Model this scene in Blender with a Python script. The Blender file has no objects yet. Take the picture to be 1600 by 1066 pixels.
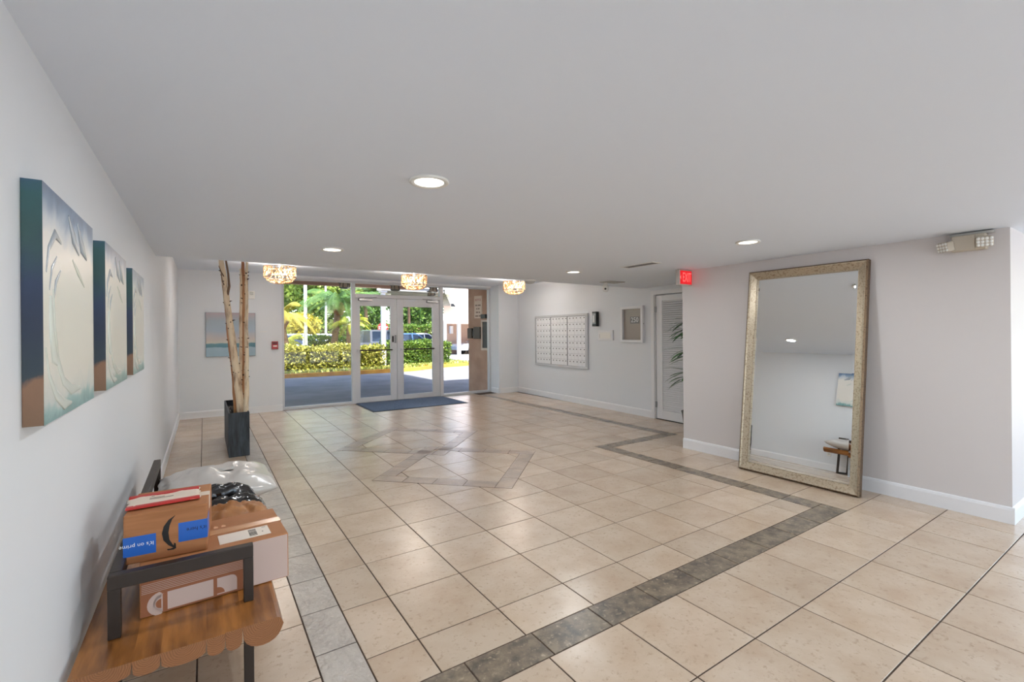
import bpy, bmesh, math, random
import numpy as np
from mathutils import Matrix, Vector, noise
random.seed(7); rng = np.random.default_rng(7)
S = bpy.context.scene
C = S.collection
# ------------------------------------------------------------------ camera
YAW, ROLL, EYE = 0.586282, -0.0085693, 1.5
FPX, PCX, PCY = 732.098, 804.94, 520.701
cam = bpy.data.objects.new('camera', bpy.data.cameras.new('camera')); C.objects.link(cam)
sy, cyw = math.sin(YAW), math.cos(YAW)
xd, fd, zd = Vector((cyw, -sy, 0)), Vector((sy, cyw, 0)), Vector((0, 0, 1))
rv = xd*math.cos(ROLL)+zd*math.sin(ROLL); uv = -xd*math.sin(ROLL)+zd*math.cos(ROLL)
cam.matrix_world = Matrix(((rv.x, uv.x, -fd.x, 0), (rv.y, uv.y, -fd.y, 0), (rv.z, uv.z, -fd.z, EYE), (0, 0, 0, 1)))
cam.data.sensor_width = 36; cam.data.lens = FPX/1600*36
cam.data.shift_x = -(PCX-800)/1600; cam.data.shift_y = (PCY-533)/1600
cam.data.clip_start = .05; cam.data.clip_end = 300
S.camera = cam
# ------------------------------------------------------------------ light and exposure
W_ = bpy.data.worlds.new('sky'); S.world = W_; W_.use_nodes = True
nt = W_.node_tree; bg = nt.nodes['Background']
sk = nt.nodes.new('ShaderNodeTexSky'); sk.sky_type = 'NISHITA'; sk.sun_disc = False
sk.sun_elevation = math.radians(62); sk.sun_rotation = math.radians(160); sk.air_density = 1.0; sk.dust_density = 1.5; sk.ozone_density = 1
nt.links.new(sk.outputs[0], bg.inputs[0]); bg.inputs[1].default_value = .55
sun = bpy.data.objects.new('sun', bpy.data.lights.new('sun', 'SUN')); C.objects.link(sun)
sun.data.energy = 10.5; sun.data.angle = .0095; sun.data.color = (1, .97, .92)
_el, _az = math.radians(62), math.radians(-78)          # from behind the building, slightly right
sun.rotation_euler = Vector((math.cos(_az)*math.cos(_el), math.sin(_az)*math.cos(_el), math.sin(_el))).to_track_quat('Z', 'Y').to_euler()
DOWNLIGHT_W, CHANDELIER_W = 8.0, 11.0
S.view_settings.view_transform = 'Standard'; S.view_settings.look = 'None'
S.view_settings.exposure = 0.42; S.view_settings.gamma = 1; S.view_settings.use_curve_mapping = False
try:
    S.cycles.diffuse_bounces = 6; S.cycles.transparent_max_bounces = 16
except Exception: pass

# ------------------------------------------------------------------ materials
def lin(c):
    return tuple((x/255/12.92 if x/255 <= .04045 else ((x/255+.055)/1.055)**2.4) for x in c)
MC = {}
def mat(name, col, rough=.5, metal=0, col2=None, scale=5, detail=4, lo=.35, hi=.65, bump=0, bscale=None, stretch=(1, 1, 1), spec=.5, rnd=0, emit=0, coat=0, trans=0, rndoff=True):
    if name in MC: return MC[name]
    m = bpy.data.materials.new(name); m.use_nodes = True; MC[name] = m
    n = m.node_tree.nodes; L = m.node_tree.links; b = n['Principled BSDF']
    c1 = (*lin(col), 1)
    b.inputs['Base Color'].default_value = c1; b.inputs['Roughness'].default_value = rough; b.inputs['Metallic'].default_value = metal
    b.inputs['Specular IOR Level'].default_value = spec
    if coat: b.inputs['Coat Weight'].default_value = coat; b.inputs['Coat Roughness'].default_value = .12
    if trans: b.inputs['Transmission Weight'].default_value = trans
    if emit: b.inputs['Emission Color'].default_value = c1; b.inputs['Emission Strength'].default_value = emit
    vec = None
    if col2 or bump:
        tc = n.new('ShaderNodeTexCoord'); mp = n.new('ShaderNodeMapping'); mp.inputs['Scale'].default_value = stretch
        L.new(tc.outputs['Object'], mp.inputs['Vector'])
        if rndoff:
            oi = n.new('ShaderNodeObjectInfo'); mu = n.new('ShaderNodeMath'); mu.operation = 'MULTIPLY'; mu.inputs[1].default_value = 37
            L.new(oi.outputs['Random'], mu.inputs[0]); L.new(mu.outputs[0], mp.inputs['Location'])
        vec = mp.outputs['Vector']
    src = None
    if col2:
        t = n.new('ShaderNodeTexNoise'); t.inputs['Scale'].default_value = scale; t.inputs['Detail'].default_value = detail
        L.new(vec, t.inputs['Vector'])
        r = n.new('ShaderNodeValToRGB'); r.color_ramp.elements[0].position = lo; r.color_ramp.elements[1].position = hi
        r.color_ramp.elements[0].color = c1; r.color_ramp.elements[1].color = (*lin(col2), 1)
        L.new(t.outputs['Fac'], r.inputs['Fac']); src = r.outputs['Color']
    if rnd:
        oi2 = n.new('ShaderNodeObjectInfo'); hs = n.new('ShaderNodeHueSaturation'); mr = n.new('ShaderNodeMapRange')
        mr.inputs['To Min'].default_value = 1-rnd; mr.inputs['To Max'].default_value = 1+rnd
        L.new(oi2.outputs['Random'], mr.inputs['Value']); L.new(mr.outputs['Result'], hs.inputs['Value'])
        if src: L.new(src, hs.inputs['Color'])
        else: hs.inputs['Color'].default_value = c1
        src = hs.outputs['Color']
    if src: L.new(src, b.inputs['Base Color'])
    if bump:
        t2 = n.new('ShaderNodeTexNoise'); t2.inputs['Scale'].default_value = bscale or scale; t2.inputs['Detail'].default_value = 5
        L.new(vec, t2.inputs['Vector'])
        bp = n.new('ShaderNodeBump'); bp.inputs['Strength'].default_value = bump; bp.inputs['Distance'].default_value = .01
        L.new(t2.outputs['Fac'], bp.inputs['Height']); L.new(bp.outputs['Normal'], b.inputs['Normal'])
    return m
def glass_mat(name, tint=(1, 1, 1), refl=.9):
    if name in MC: return MC[name]
    m = bpy.data.materials.new(name); m.use_nodes = True; MC[name] = m
    n = m.node_tree.nodes; L = m.node_tree.links; n.clear()
    o = n.new('ShaderNodeOutputMaterial'); mx = n.new('ShaderNodeMixShader'); tr = n.new('ShaderNodeBsdfTransparent'); gl = n.new('ShaderNodeBsdfGlossy')
    lw = n.new('ShaderNodeLayerWeight'); lw.inputs['Blend'].default_value = .5; gl.inputs['Roughness'].default_value = .01
    pw = n.new('ShaderNodeMath'); pw.operation = 'POWER'; pw.inputs[1].default_value = 5; L.new(lw.outputs['Facing'], pw.inputs[0])
    fr = n.new('ShaderNodeMath'); fr.operation = 'MULTIPLY_ADD'; fr.inputs[1].default_value = .7; fr.inputs[2].default_value = .015; L.new(pw.outputs[0], fr.inputs[0])
    tr.inputs['Color'].default_value = (*tint, 1); gl.inputs['Color'].default_value = (refl, refl, refl, 1)
    L.new(fr.outputs[0], mx.inputs[0]); L.new(tr.outputs[0], mx.inputs[1]); L.new(gl.outputs[0], mx.inputs[2]); L.new(mx.outputs[0], o.inputs[0])
    return m
def tile_mat(name, base, patch, fleck, rough=.3, rnd=.07, bump=.0, pscale=3.5):
    if name in MC: return MC[name]
    m = mat(name, base, rough, coat=.5); m.node_tree.nodes['Principled BSDF'].inputs['Coat Roughness'].default_value = .28
    n = m.node_tree.nodes; L = m.node_tree.links; b = n['Principled BSDF']
    tc = n.new('ShaderNodeTexCoord'); oi = n.new('ShaderNodeObjectInfo'); mu = n.new('ShaderNodeMath'); mu.operation = 'MULTIPLY'; mu.inputs[1].default_value = 61
    ad = n.new('ShaderNodeVectorMath'); ad.operation = 'ADD'
    L.new(oi.outputs['Random'], mu.inputs[0]); L.new(tc.outputs['Object'], ad.inputs[0]); L.new(mu.outputs[0], ad.inputs[1])
    def nz(sc, det, lo, hi, rg=.5):
        t = n.new('ShaderNodeTexNoise'); t.inputs['Scale'].default_value = sc; t.inputs['Detail'].default_value = det; t.inputs['Roughness'].default_value = rg
        L.new(ad.outputs[0], t.inputs['Vector']); r = n.new('ShaderNodeMapRange'); r.inputs['From Min'].default_value = lo; r.inputs['From Max'].default_value = hi
        L.new(t.outputs['Fac'], r.inputs['Value']); return r.outputs['Result'], t
    def mix(f, a, c):
        x = n.new('ShaderNodeMix'); x.data_type = 'RGBA'; L.new(f, x.inputs['Factor'])
        if isinstance(a, tuple): x.inputs['A'].default_value = a
        else: L.new(a, x.inputs['A'])
        x.inputs['B'].default_value = c; return x.outputs['Result']
    f1, _ = nz(pscale, 5, .38, .66, .6); f2, t2 = nz(38, 6, .56, .72, .65)
    c = mix(f1, (*lin(base), 1), (*lin(patch), 1)); c = mix(f2, c, (*lin(fleck), 1))
    hs = n.new('ShaderNodeHueSaturation'); mr = n.new('ShaderNodeMapRange'); mr.inputs['To Min'].default_value = 1-rnd; mr.inputs['To Max'].default_value = 1+rnd
    L.new(oi.outputs['Random'], mr.inputs['Value']); L.new(mr.outputs['Result'], hs.inputs['Value']); L.new(c, hs.inputs['Color']); L.new(hs.outputs['Color'], b.inputs['Base Color'])
    bp = n.new('ShaderNodeBump'); bp.inputs['Strength'].default_value = min(1, .06+bump*1.6); bp.inputs['Distance'].default_value = .006+.02*bump
    if bump:
        t3 = n.new('ShaderNodeTexNoise'); t3.inputs['Scale'].default_value = 22; t3.inputs['Detail'].default_value = 6; L.new(ad.outputs[0], t3.inputs['Vector']); L.new(t3.outputs['Fac'], bp.inputs['Height'])
    else: L.new(t2.outputs['Fac'], bp.inputs['Height'])
    L.new(bp.outputs['Normal'], b.inputs['Normal'])
    return m

WALL = mat('white_wall_paint', (224, 227, 231), .55, bump=.02, bscale=90)
WALLT = mat('taupe_white_wall_paint', (214, 209, 208), .55, bump=.02, bscale=90)
CEIL = mat('ceiling_paint', (229, 236, 246), .6, bump=.12, bscale=2.2, rndoff=False)
TRIM = mat('white_trim_paint', (232, 232, 234), .4)
ALU = mat('white_aluminium', (205, 206, 210), .35)
STEEL = mat('brushed_steel', (150, 150, 152), .35, .8)
BLACKM = mat('dark_bronze_metal', (52, 42, 36), .45, .3)
BLACKP = mat('black_plastic', (22, 22, 24), .35)
WHITEP = mat('white_plastic', (232, 231, 226), .35)
GLASS = glass_mat('clear_glass', (.97, .985, .98))
GROUT = mat('brown_grout', (66, 50, 39), .8, col2=(86, 68, 54), scale=30)
TILE = tile_mat('beige_stone_tile', (207, 187, 164), (192, 167, 141), (173, 147, 120), .26)
TILEB = tile_mat('dark_slate_tile', (142, 126, 104), (80, 70, 61), (188, 168, 142), .4, .10, .10, 13)
TILEL = tile_mat('pale_cleft_slate_tile', (192, 182, 170), (168, 157, 147), (206, 196, 186), .34, .06, .55, 5)
TILED = tile_mat('taupe_mosaic_tile', (178, 156, 134), (154, 134, 116), (194, 174, 154), .34, .05, .12, 6)
TEXTK = mat('black_print', (24, 22, 22), .6); TEXTW = mat('white_print', (240, 240, 240), .6)

# ------------------------------------------------------------------ mesh helpers
class MB:
    def __init__(s): s.v = []; s.f = []; s.m = []; s.sm = []
    def add(s, vs, fs, mi=0, smooth=False):
        o = len(s.v); s.v += [tuple(v) for v in vs]
        for f in fs: s.f.append(tuple(i+o for i in f)); s.m.append(mi); s.sm.append(smooth)
        return s
    def box(s, x0, x1, y0, y1, z0, z1, mi=0):
        return s.add([(x0, y0, z0), (x1, y0, z0), (x1, y1, z0), (x0, y1, z0), (x0, y0, z1), (x1, y0, z1), (x1, y1, z1), (x0, y1, z1)],
                     [(0, 3, 2, 1), (4, 5, 6, 7), (0, 1, 5, 4), (1, 2, 6, 5), (2, 3, 7, 6), (3, 0, 4, 7)], mi)
    def bbox(s, x0, x1, y0, y1, z0, z1, b=.004, mi=0):
        bm = bmesh.new(); bmesh.ops.create_cube(bm, size=1)
        for v in bm.verts: v.co = Vector(((x0+x1)/2+v.co.x*(x1-x0), (y0+y1)/2+v.co.y*(y1-y0), (z0+z1)/2+v.co.z*(z1-z0)))
        b = min(b, .45*min(x1-x0, y1-y0, z1-z0))
        bmesh.ops.bevel(bm, geom=bm.edges[:], offset=b, segments=2, affect='EDGES', profile=.5)
        bm.verts.index_update()
        s.add([v.co for v in bm.verts], [[v.index for v in f.verts] for f in bm.faces], mi); bm.free(); return s
    def tile(s, x0, x1, y0, y1, z0, z1, ch=.0014, mi=0):
        c = ch
        return s.add([(x0, y0, z0), (x1, y0, z0), (x1, y1, z0), (x0, y1, z0), (x0, y0, z1-c), (x1, y0, z1-c), (x1, y1, z1-c), (x0, y1, z1-c),
                      (x0+c, y0+c, z1), (x1-c, y0+c, z1), (x1-c, y1-c, z1), (x0+c, y1-c, z1)],
                     [(0, 1, 5, 4), (1, 2, 6, 5), (2, 3, 7, 6), (3, 0, 4, 7), (4, 5, 9, 8), (5, 6, 10, 9), (6, 7, 11, 10), (7, 4, 8, 11), (8, 9, 10, 11)], mi)
    def prism(s, poly, z0, z1, mi=0):
        n = len(poly)
        return s.add([(x, y, z0) for x, y in poly]+[(x, y, z1) for x, y in poly], [tuple(reversed(range(n))), tuple(range(n, 2*n))]+[(i, (i+1) % n, n+(i+1) % n, n+i) for i in range(n)], mi)
    def tube(s, path, rad, n=8, mi=0, cap=True, smooth=True, sx=1):
        P = [Vector(p) for p in path]; k = len(P)
        if not isinstance(rad, (list, tuple)): rad = [rad]*k
        vs = []; fs = []; up = None
        for i in range(k):
            t = (P[min(i+1, k-1)]-P[max(i-1, 0)]).normalized()
            if up is None: up = t.orthogonal().normalized()
            up = (up-t*up.dot(t)).normalized(); bt = t.cross(up)
            for j in range(n):
                a = 2*math.pi*j/n; vs.append(P[i]+(up*math.cos(a)*sx+bt*math.sin(a))*rad[i])
        for i in range(k-1):
            for j in range(n): fs.append((i*n+j, i*n+(j+1) % n, (i+1)*n+(j+1) % n, (i+1)*n+j))
        s.add(vs, fs, mi, smooth)
        if cap: s.add(vs[:n], [tuple(reversed(range(n)))], mi); s.add(vs[-n:], [tuple(range(n))], mi)
        return s
    def cyl(s, p0, p1, r0, r1=None, n=16, mi=0): return s.tube([p0, p1], [r0, r0 if r1 is None else r1], n, mi, True, True)
    def lathe(s, prof, c=(0, 0, 0), n=24, mi=0, smooth=True):
        vs = []; fs = []; k = len(prof)
        for r, z in prof:
            for j in range(n): a = 2*math.pi*j/n; vs.append((c[0]+r*math.cos(a), c[1]+r*math.sin(a), c[2]+z))
        for i in range(k-1):
            for j in range(n): fs.append((i*n+j, i*n+(j+1) % n, (i+1)*n+(j+1) % n, (i+1)*n+j))
        return s.add(vs, fs, mi, smooth)
    def ball(s, c, r, n=10, mi=0, sq=(1, 1, 1)):
        vs = []; fs = []; k = n//2+1
        for i in range(k+1):
            p = math.pi*i/k
            for j in range(n): a = 2*math.pi*j/n; vs.append((c[0]+r*sq[0]*math.sin(p)*math.cos(a), c[1]+r*sq[1]*math.sin(p)*math.sin(a), c[2]+r*sq[2]*math.cos(p)))
        for i in range(k):
            for j in range(n): fs.append((i*n+j, (i+1)*n+j, (i+1)*n+(j+1) % n, i*n+(j+1) % n))
        return s.add(vs, fs, mi, True)
    def quad(s, a, b, c, d, mi=0): return s.add([a, b, c, d], [(0, 1, 2, 3)], mi)
    def xf(s, M): s.v = [tuple(M @ Vector(v)) for v in s.v]; return s
WM = {}
def mesh_of(name, mb, mats):
    me = bpy.data.meshes.new(name); me.from_pydata(mb.v, [], mb.f); me.validate()
    for m in (mats if isinstance(mats, (list, tuple)) else [mats]): me.materials.append(m)
    if len(me.polygons) == len(mb.m):
        me.polygons.foreach_set('material_index', mb.m); me.polygons.foreach_set('use_smooth', mb.sm)
    me.update(); return me
def link(name, me, parent=None, M=None):
    o = bpy.data.objects.new(name, me); C.objects.link(o)
    if parent is not None: o.parent = parent
    if M is not None: o.matrix_local = M
    WM[o] = (WM[parent] if parent is not None else Matrix()) @ (M if M is not None else Matrix())
    return o
def obj(name, mb, mats, parent=None, world=True):
    """one mesh object; vertices are world coordinates (or the parent's local ones with world=False)"""
    if parent is not None:
        if world:
            mb.xf(WM[parent].inverted())
        return link(name, mesh_of(name, mb, mats), parent)
    a = np.array(mb.v); lo, hi = a.min(0), a.max(0); c = Vector(((lo[0]+hi[0])/2, (lo[1]+hi[1])/2, lo[2]))
    M = Matrix.Translation(c); mb.xf(M.inverted()); return link(name, mesh_of(name, mb, mats), None, M)
def tag(o, label=None, cat=None, group=None, kind=None):
    if label: o['label'] = label
    if cat: o['category'] = cat
    if group: o['group'] = group
    if kind: o['kind'] = kind
    return o
def thing(name, label, cat, M=(0, 0, 0), group=None):
    o = bpy.data.objects.new(name, None); C.objects.link(o); o.empty_display_size = .1
    if not isinstance(M, Matrix): M = Matrix.Translation(Vector(M))
    o.matrix_world = M; WM[o] = M; return tag(o, label, cat, group)
def struct(name, mb, m, label, parent=None):
    o = obj(name, mb, m, parent)
    if parent is None: tag(o, label, 'structure' if False else name.split('_')[0], kind='structure')
    return o
def copy_tree(o, parent=None):
    c = o.copy(); C.objects.link(c); c.parent = parent; WM[c] = WM[o]
    for ch in list(o.children): copy_tree(ch, c)
    return c
def text(name, s, size, M, m, parent, world=True, extrude=.0004, align='CENTER', sx=1.0):
    cu = bpy.data.curves.new(name, 'FONT'); cu.body = s; cu.size = size; cu.align_x = align; cu.align_y = 'CENTER'; cu.extrude = extrude; cu.resolution_u = 2
    t = bpy.data.objects.new(name, cu); C.objects.link(t); dg = bpy.context.evaluated_depsgraph_get()
    me = bpy.data.meshes.new_from_object(t.evaluated_get(dg)); bpy.data.objects.remove(t); bpy.data.curves.remove(cu)
    me.materials.clear(); me.materials.append(m)
    Mt = M @ Matrix.Diagonal((sx, 1, 1, 1))
    if world: Mt = WM[parent].inverted() @ Mt
    me.transform(Mt); me.name = name
    return link(name, me, parent)
def frame(o, x, y):   # matrix from origin, local x direction, local y direction
    x = Vector(x).normalized(); y = Vector(y).normalized(); z = x.cross(y)
    return Matrix(((x.x, y.x, z.x, o[0]), (x.y, y.y, z.y, o[1]), (x.z, y.z, z.z, o[2]), (0, 0, 0, 1)))

# ------------------------------------------------------------------ room shell
XL, XM, ZC, ZU, YS, YF = -.385, 5.159, 2.2826, 2.70, 5.74, 10.30
MA = Vector((6.47, 4.8)); MBv = Vector((6.70, 10.0)); MD = (MBv-MA).normalized()
MW = Matrix(((MD.x, -MD.y, 0, MA.x), (MD.y, MD.x, 0, MA.y), (0, 0, 1, 0), (0, 0, 0, 1)))   # mail wall frame: x along, y into the room
T0, T1 = -.98, 5.25
fl_ = MB().box(XL-.3, 9.2, -4.2, 10.75, -.25, -.0028)
floor = struct('floor', fl_, GROUT, 'beige stone tiled lobby floor with dark slate border and interlaced diamonds')
struct('ceiling', MB().box(XL-.2, 9.2, -4.2, YS, ZC, ZC+.60), CEIL, 'smooth grey-white lowered lobby ceiling')
struct('ceiling_upper', MB().box(XL-.2, 9.2, YS, 10.8, ZU, ZU+.18), CEIL, 'raised white ceiling strip in front of the glass entrance')
struct('wall_left', MB().box(XL-.2, XL, -4.2, 10.6, -.05, ZU), WALL, 'long white wall with three wave paintings')
struct('wall_front', MB().box(XL, 1.29, YF, 10.5, -.05, ZU), WALL, 'white wall left of the entrance glass')
struct('wall_front_pillar', MB().box(6.12, 6.80, 9.95, 10.5, -.05, ZU), WALL, 'white pillar right of the entrance glass')
struct('wall_front_header', MB().box(1.29, 6.12, YF+.02, 10.5, 2.655, ZU), WALL, 'thin white header above the entrance glass')
mw = MB().box(-.30, .62, -.2, -.08, -.05, 2.15).box(.62, T1, -.2, 0, -.05, ZU).box(-.30, .62, -.2, 0, 2.15, ZU).box(T0, -.30, -.2, 0, -.05, ZU).xf(MW)
struct('wall_right', mw, WALL, 'white wall carrying the mailboxes')
struct('wall_mirror', MB().box(XM, 9.0, .89, 3.85, -.05, ZC), WALLT, 'taupe white wall the big mirror leans on')
struct('wall_hall', MB().box(9.0, 9.2, -4.2, -3.7, -.05, ZC).box(9.0, 9.2, .55, .89, -.05, ZC).box(9.0, 9.2, -3.7, .55, 2.22, ZC).box(9.0, 9.2, -3.7, .55, -.05, .08).box(9.0, 9.2, -1.65, -1.5, .08, 2.22), WALL, 'far wall of the side hall with two tall windows added for daylight')  # unseen window openings, added to bring daylight in from the right
struct('window_added_side', MB().box(9.09, 9.10, -3.7, -1.65, .08, 2.22).box(9.09, 9.10, -1.5, .55, .08, 2.22), GLASS, 'clear panes of the added side hall windows')
struct('ground_side', MB().box(9.2, 30, -26, 9, -.3, -.06), mat('added_bounce_paving', (206, 204, 200), .8), 'pale unseen paving added outside the side hall to bounce sunlight in')  # unseen ground, added as a reflector for sunlight into the hall
bw = MB().box(XL-.2, 9.2, -4.2, -4.05, -.05, .12).box(XL-.2, 9.2, -4.2, -4.05, 2.22, ZC)  # unseen rear openings, added so daylight fills the room
for k in range(7):
    x = XL-.1+k*1.55; bw.box(x, x+.16, -4.2, -4.05, .12, 2.22)
struct('wall_back', bw, WALL, 'rear wall with a row of tall windows added for daylight')
wp = MB()
for k in range(6): wp.box(XL+.06+k*1.55, XL-.1+(k+1)*1.55, -4.13, -4.12, .12, 2.22)
struct('window_added_rear', wp, GLASS, 'clear panes of the added rear windows')
struct('ground_rear', MB().box(-14, 9.2, -26, -4.2, -.3, -.06), mat('added_bounce_paving', (206, 204, 200), .8, col2=(190, 188, 184), scale=2), 'pale unseen paving added behind the room to bounce sunlight in')  # added out of view; its sunlit surface throws light up onto the ceiling
# baseboards
def base(mb, x0, x1):   # local profile: along x, out +y
    pr = [(0, 0), (.015, 0), (.015, .105), (.010, .122), (.0, .130)]
    k = len(pr); mb.add([(x0, p, z) for p, z in pr]+[(x1, p, z) for p, z in pr], [(i, (i+1) % k, k+(i+1) % k, k+i) for i in range(k)]+[tuple(range(k))[::-1], tuple(range(k, 2*k))]); return mb
struct('baseboard_left', base(MB(), 0, 14.3).xf(frame((XL, 10.3, 0), (0, -1, 0), (1, 0, 0))), TRIM, 'white baseboard along the painting wall')
struct('baseboard_front', base(MB(), 0, 1.66).xf(frame((1.29, YF, 0), (-1, 0, 0), (0, -1, 0))), TRIM, 'white baseboard beside the entrance glass')
pb = base(MB(), 0, .56).xf(frame((6.70, 9.95, 0), (-1, 0, 0), (0, -1, 0))); p2 = base(MB(), 0, .35).xf(frame((6.12, 9.95, 0), (0, 1, 0), (-1, 0, 0)))
pb.add(p2.v, p2.f); struct('baseboard_pillar', pb, TRIM, 'white baseboard round the entrance pillar')
struct('baseboard_right', base(MB(), .69, 5.15).xf(MW), TRIM, 'white baseboard under the mailboxes')
mbd = base(MB(), 0, 2.975).xf(frame((XM, .875, 0), (0, 1, 0), (-1, 0, 0))); p3 = base(MB(), 0, 3.8).xf(frame((XM+.0005+3.8, .89, 0), (-1, 0, 0), (0, -1, 0))); mbd.add(p3.v, p3.f)
struct('baseboard_mirror', mbd, TRIM, 'white baseboard below the leaning mirror')

# floor tiles -------------------------------------------------------
PT, G = .45511, .0072
gx0, gy0 = 1.77765, 3.09875
cols = [gx0+PT*i for i in range(-2, 6)]                      # .868 .. 4.05
LX0, LX1, RX0, RX1 = .418, .612, 4.275, 4.450                # left border, right border
YB0, YB1 = 1.725, 1.917                                      # border crossing the room
JY0, JY1, FX0, FX1 = 4.395, 4.565, 5.590, 5.765              # jog and far border
rects = []
def grid(xs, ys):
    for a, b in zip(xs[:-1], xs[1:]):
        for c_, d in zip(ys[:-1], ys[1:]): rects.append((a, b, c_, d))
def cuts(lo, hi, o, p):
    k = math.ceil((lo-o)/p+.08); r = [lo]
    while o+k*p < hi-.05: r.append(o+k*p); k += 1
    return r+[hi]
yr = lambda lo, hi: cuts(lo, hi, gy0, PT)
xr = lambda lo, hi: cuts(lo, hi, gx0, PT)
grid(cuts(XL+.005, LX0, LX0, PT)[:] if False else [XL+.005, LX0-PT, LX0], yr(-1.35, 10.34))               # strip by the left wall
grid([LX1]+cols, yr(YB1, 10.34)); grid([cols[-1], RX0], yr(YB1, JY1)); grid([cols[-1], cols[-1]+PT, cols[-1]+2*PT, cols[-1]+3*PT, FX0], yr(JY1, 10.34))                                # main field
low_x = [LX1]+[1.319+.4565*i for i in range(7)]+[4.457, 4.912]+[4.912+.457*i for i in range(1, 9)]
grid(low_x, [YB0-.4605*i for i in range(7, -1, -1)])                                                        # nearer than the crossing border
grid([RX1, 4.912, XM+.02], yr(YB0, JY0))                                                                    # beside the mirror wall
grid([XM+.02, FX1-.0], [3.86, JY0]); grid([FX1, 6.22, 6.60], yr(3.86, 10.05))                               # beside the mail wall
def tile_key(r):
    x, y = (r[0]+r[1])/2, (r[2]+r[3])/2; return x*x+y*y
def seen(r):
    for x in (r[0], r[1]):
        for y in (r[2], r[3]):
            d = x*sy+y*cyw
            if d > .4 and -.02 < .5+((x*cyw-y*sy)/d*FPX)/1600 < 1.02 and (EYE/d*FPX) < 560: return True
    return False
vis = sorted([r for r in rects if seen(r)], key=tile_key); hid = [r for r in rects if not seen(r)]
cache = {}
def place_tile(r, name, m, zt=0.0, cache=cache):
    a, b, c_, d = r; w, h = round(b-a-G, 4), round(d-c_-G, 4); k = (w, h, m.name)
    if k not in cache: cache[k] = mesh_of(name, MB().tile(-w/2, w/2, -h/2, h/2, -.0115, 0), m)
    return link(name, cache[k], floor, WM[floor].inverted() @ Matrix.Translation(((a+b)/2, (c_+d)/2, zt+random.uniform(-.0004, .0004))))
for r in vis[:300]: place_tile(r, 'floor_tile', TILE)
rest = MB()
for r in vis[300:]+hid: rest.tile(r[0]+G/2, r[1]-G/2, r[2]+G/2, r[3]-G/2, -.0115, 0)
tag(obj('floor_tile_rest', rest, TILE, floor), kind='stuff')
# border tiles
BP = .3765
def border(x0, x1, y0, y1, along, o, m):
    lo, hi = (x0, x1) if along == 'x' else (y0, y1)
    c_ = cuts(lo, hi, o, BP)
    for a, b in zip(c_[:-1], c_[1:]):
        place_tile((a, b, y0, y1) if along == 'x' else (x0, x1, a, b), 'border_tile', m)
border(LX0, LX1, YB0, 10.34, 'y', 2.340, TILEL); border(LX1, RX1, YB0, YB1, 'x', .977, TILEB)
border(LX0, LX1, -1.35, YB0, 'y', 2.340, TILEL)
border(RX0, RX1, YB1, JY0, 'y', 2.180, TILEB); border(RX0, FX1, JY0, JY1, 'x', RX1, TILEB); border(FX0, FX1, JY1, 10.0, 'y', JY1, TILEB)
# interlaced diamonds set flush with the tiles
def diamond(cx_, cy_, half, w=.172):
    d = half/math.sqrt(2)                   # rotated square of half side d
    R = Matrix.Translation((cx_, cy_, 0)) @ Matrix.Rotation(math.radians(45), 4, 'Z')
    bed = MB()
    for k in range(4):
        Rk = R @ Matrix.Rotation(math.pi/2*k, 4, 'Z')
        b_ = MB().box(-d-.002, d-w+.002, -d-.002, -d+w+.002, -.010, .0009).xf(Rk); bed.add(b_.v, b_.f)
        L_ = 2*d-w; n_ = 4
        for i in range(n_):
            a0 = -d+L_*i/n_; a1 = -d+L_*(i+1)/n_; kk = ('dia', round(L_, 3))
            if kk not in cache: cache[kk] = mesh_of('mosaic_tile', MB().tile(-(L_/n_-.004)/2, (L_/n_-.004)/2, -(w-.004)/2, (w-.004)/2, -.01, 0, .0015), TILED)
            link('mosaic_tile', cache[kk], floor, WM[floor].inverted() @ Rk @ Matrix.Translation(((a0+a1)/2, -d+w/2, .0020)))
    obj('mosaic_bed', bed, GROUT, floor)
diamond(2.462, 4.822, 1.035); diamond(2.462, 6.345, 1.035)

# ------------------------------------------------------------------ entrance glazing
GY0, GY1 = 10.35, 10.45
def window(name, x0, x1, z0, z1, fr, label):
    t = thing(name, label, 'window', ((x0+x1)/2, 10.40, z0)); t['kind'] = 'structure'
    obj('frame_left', MB().bbox(x0, x0+fr[0], GY0, GY1, z0, z1), ALU, t); obj('frame_right', MB().bbox(x1-fr[1], x1, GY0, GY1, z0, z1), ALU, t)
    obj('frame_bottom', MB().bbox(x0+fr[0], x1-fr[1], GY0, GY1, z0, z0+fr[2]), ALU, t); obj('frame_top', MB().bbox(x0+fr[0], x1-fr[1], GY0, GY1, z1-fr[3], z1), ALU, t)
    obj('glass_pane', MB().box(x0+fr[0], x1-fr[1], 10.397, 10.403, z0+fr[2], z1-fr[3]), GLASS, t)
    return t
window('window_1', 1.29, 2.735, .0, 2.655, (.045, .08, .05, .04), 'tall clear sidelight left of the glass doors')
window('window_2', 4.715, 6.12, .0, 2.655, (.085, .05, .05, .04), 'tall clear sidelight right of the glass doors')
window('window_3', 2.735, 4.715, 2.30, 2.655, (.0, .0, .08, .04), 'low clear transom above the glass doors') if False else None
t = thing('window_3', 'low clear transom above the glass doors', 'window', (3.72, 10.40, 2.30)); t['kind'] = 'structure'
obj('frame_bottom', MB().bbox(2.735, 4.715, GY0, GY1, 2.305, 2.385), ALU, t); obj('frame_top', MB().bbox(2.735, 4.715, GY0, GY1, 2.615, 2.655), ALU, t)
obj('glass_pane', MB().box(2.735, 4.715, 10.397, 10.403, 2.385, 2.615), GLASS, t)
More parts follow.
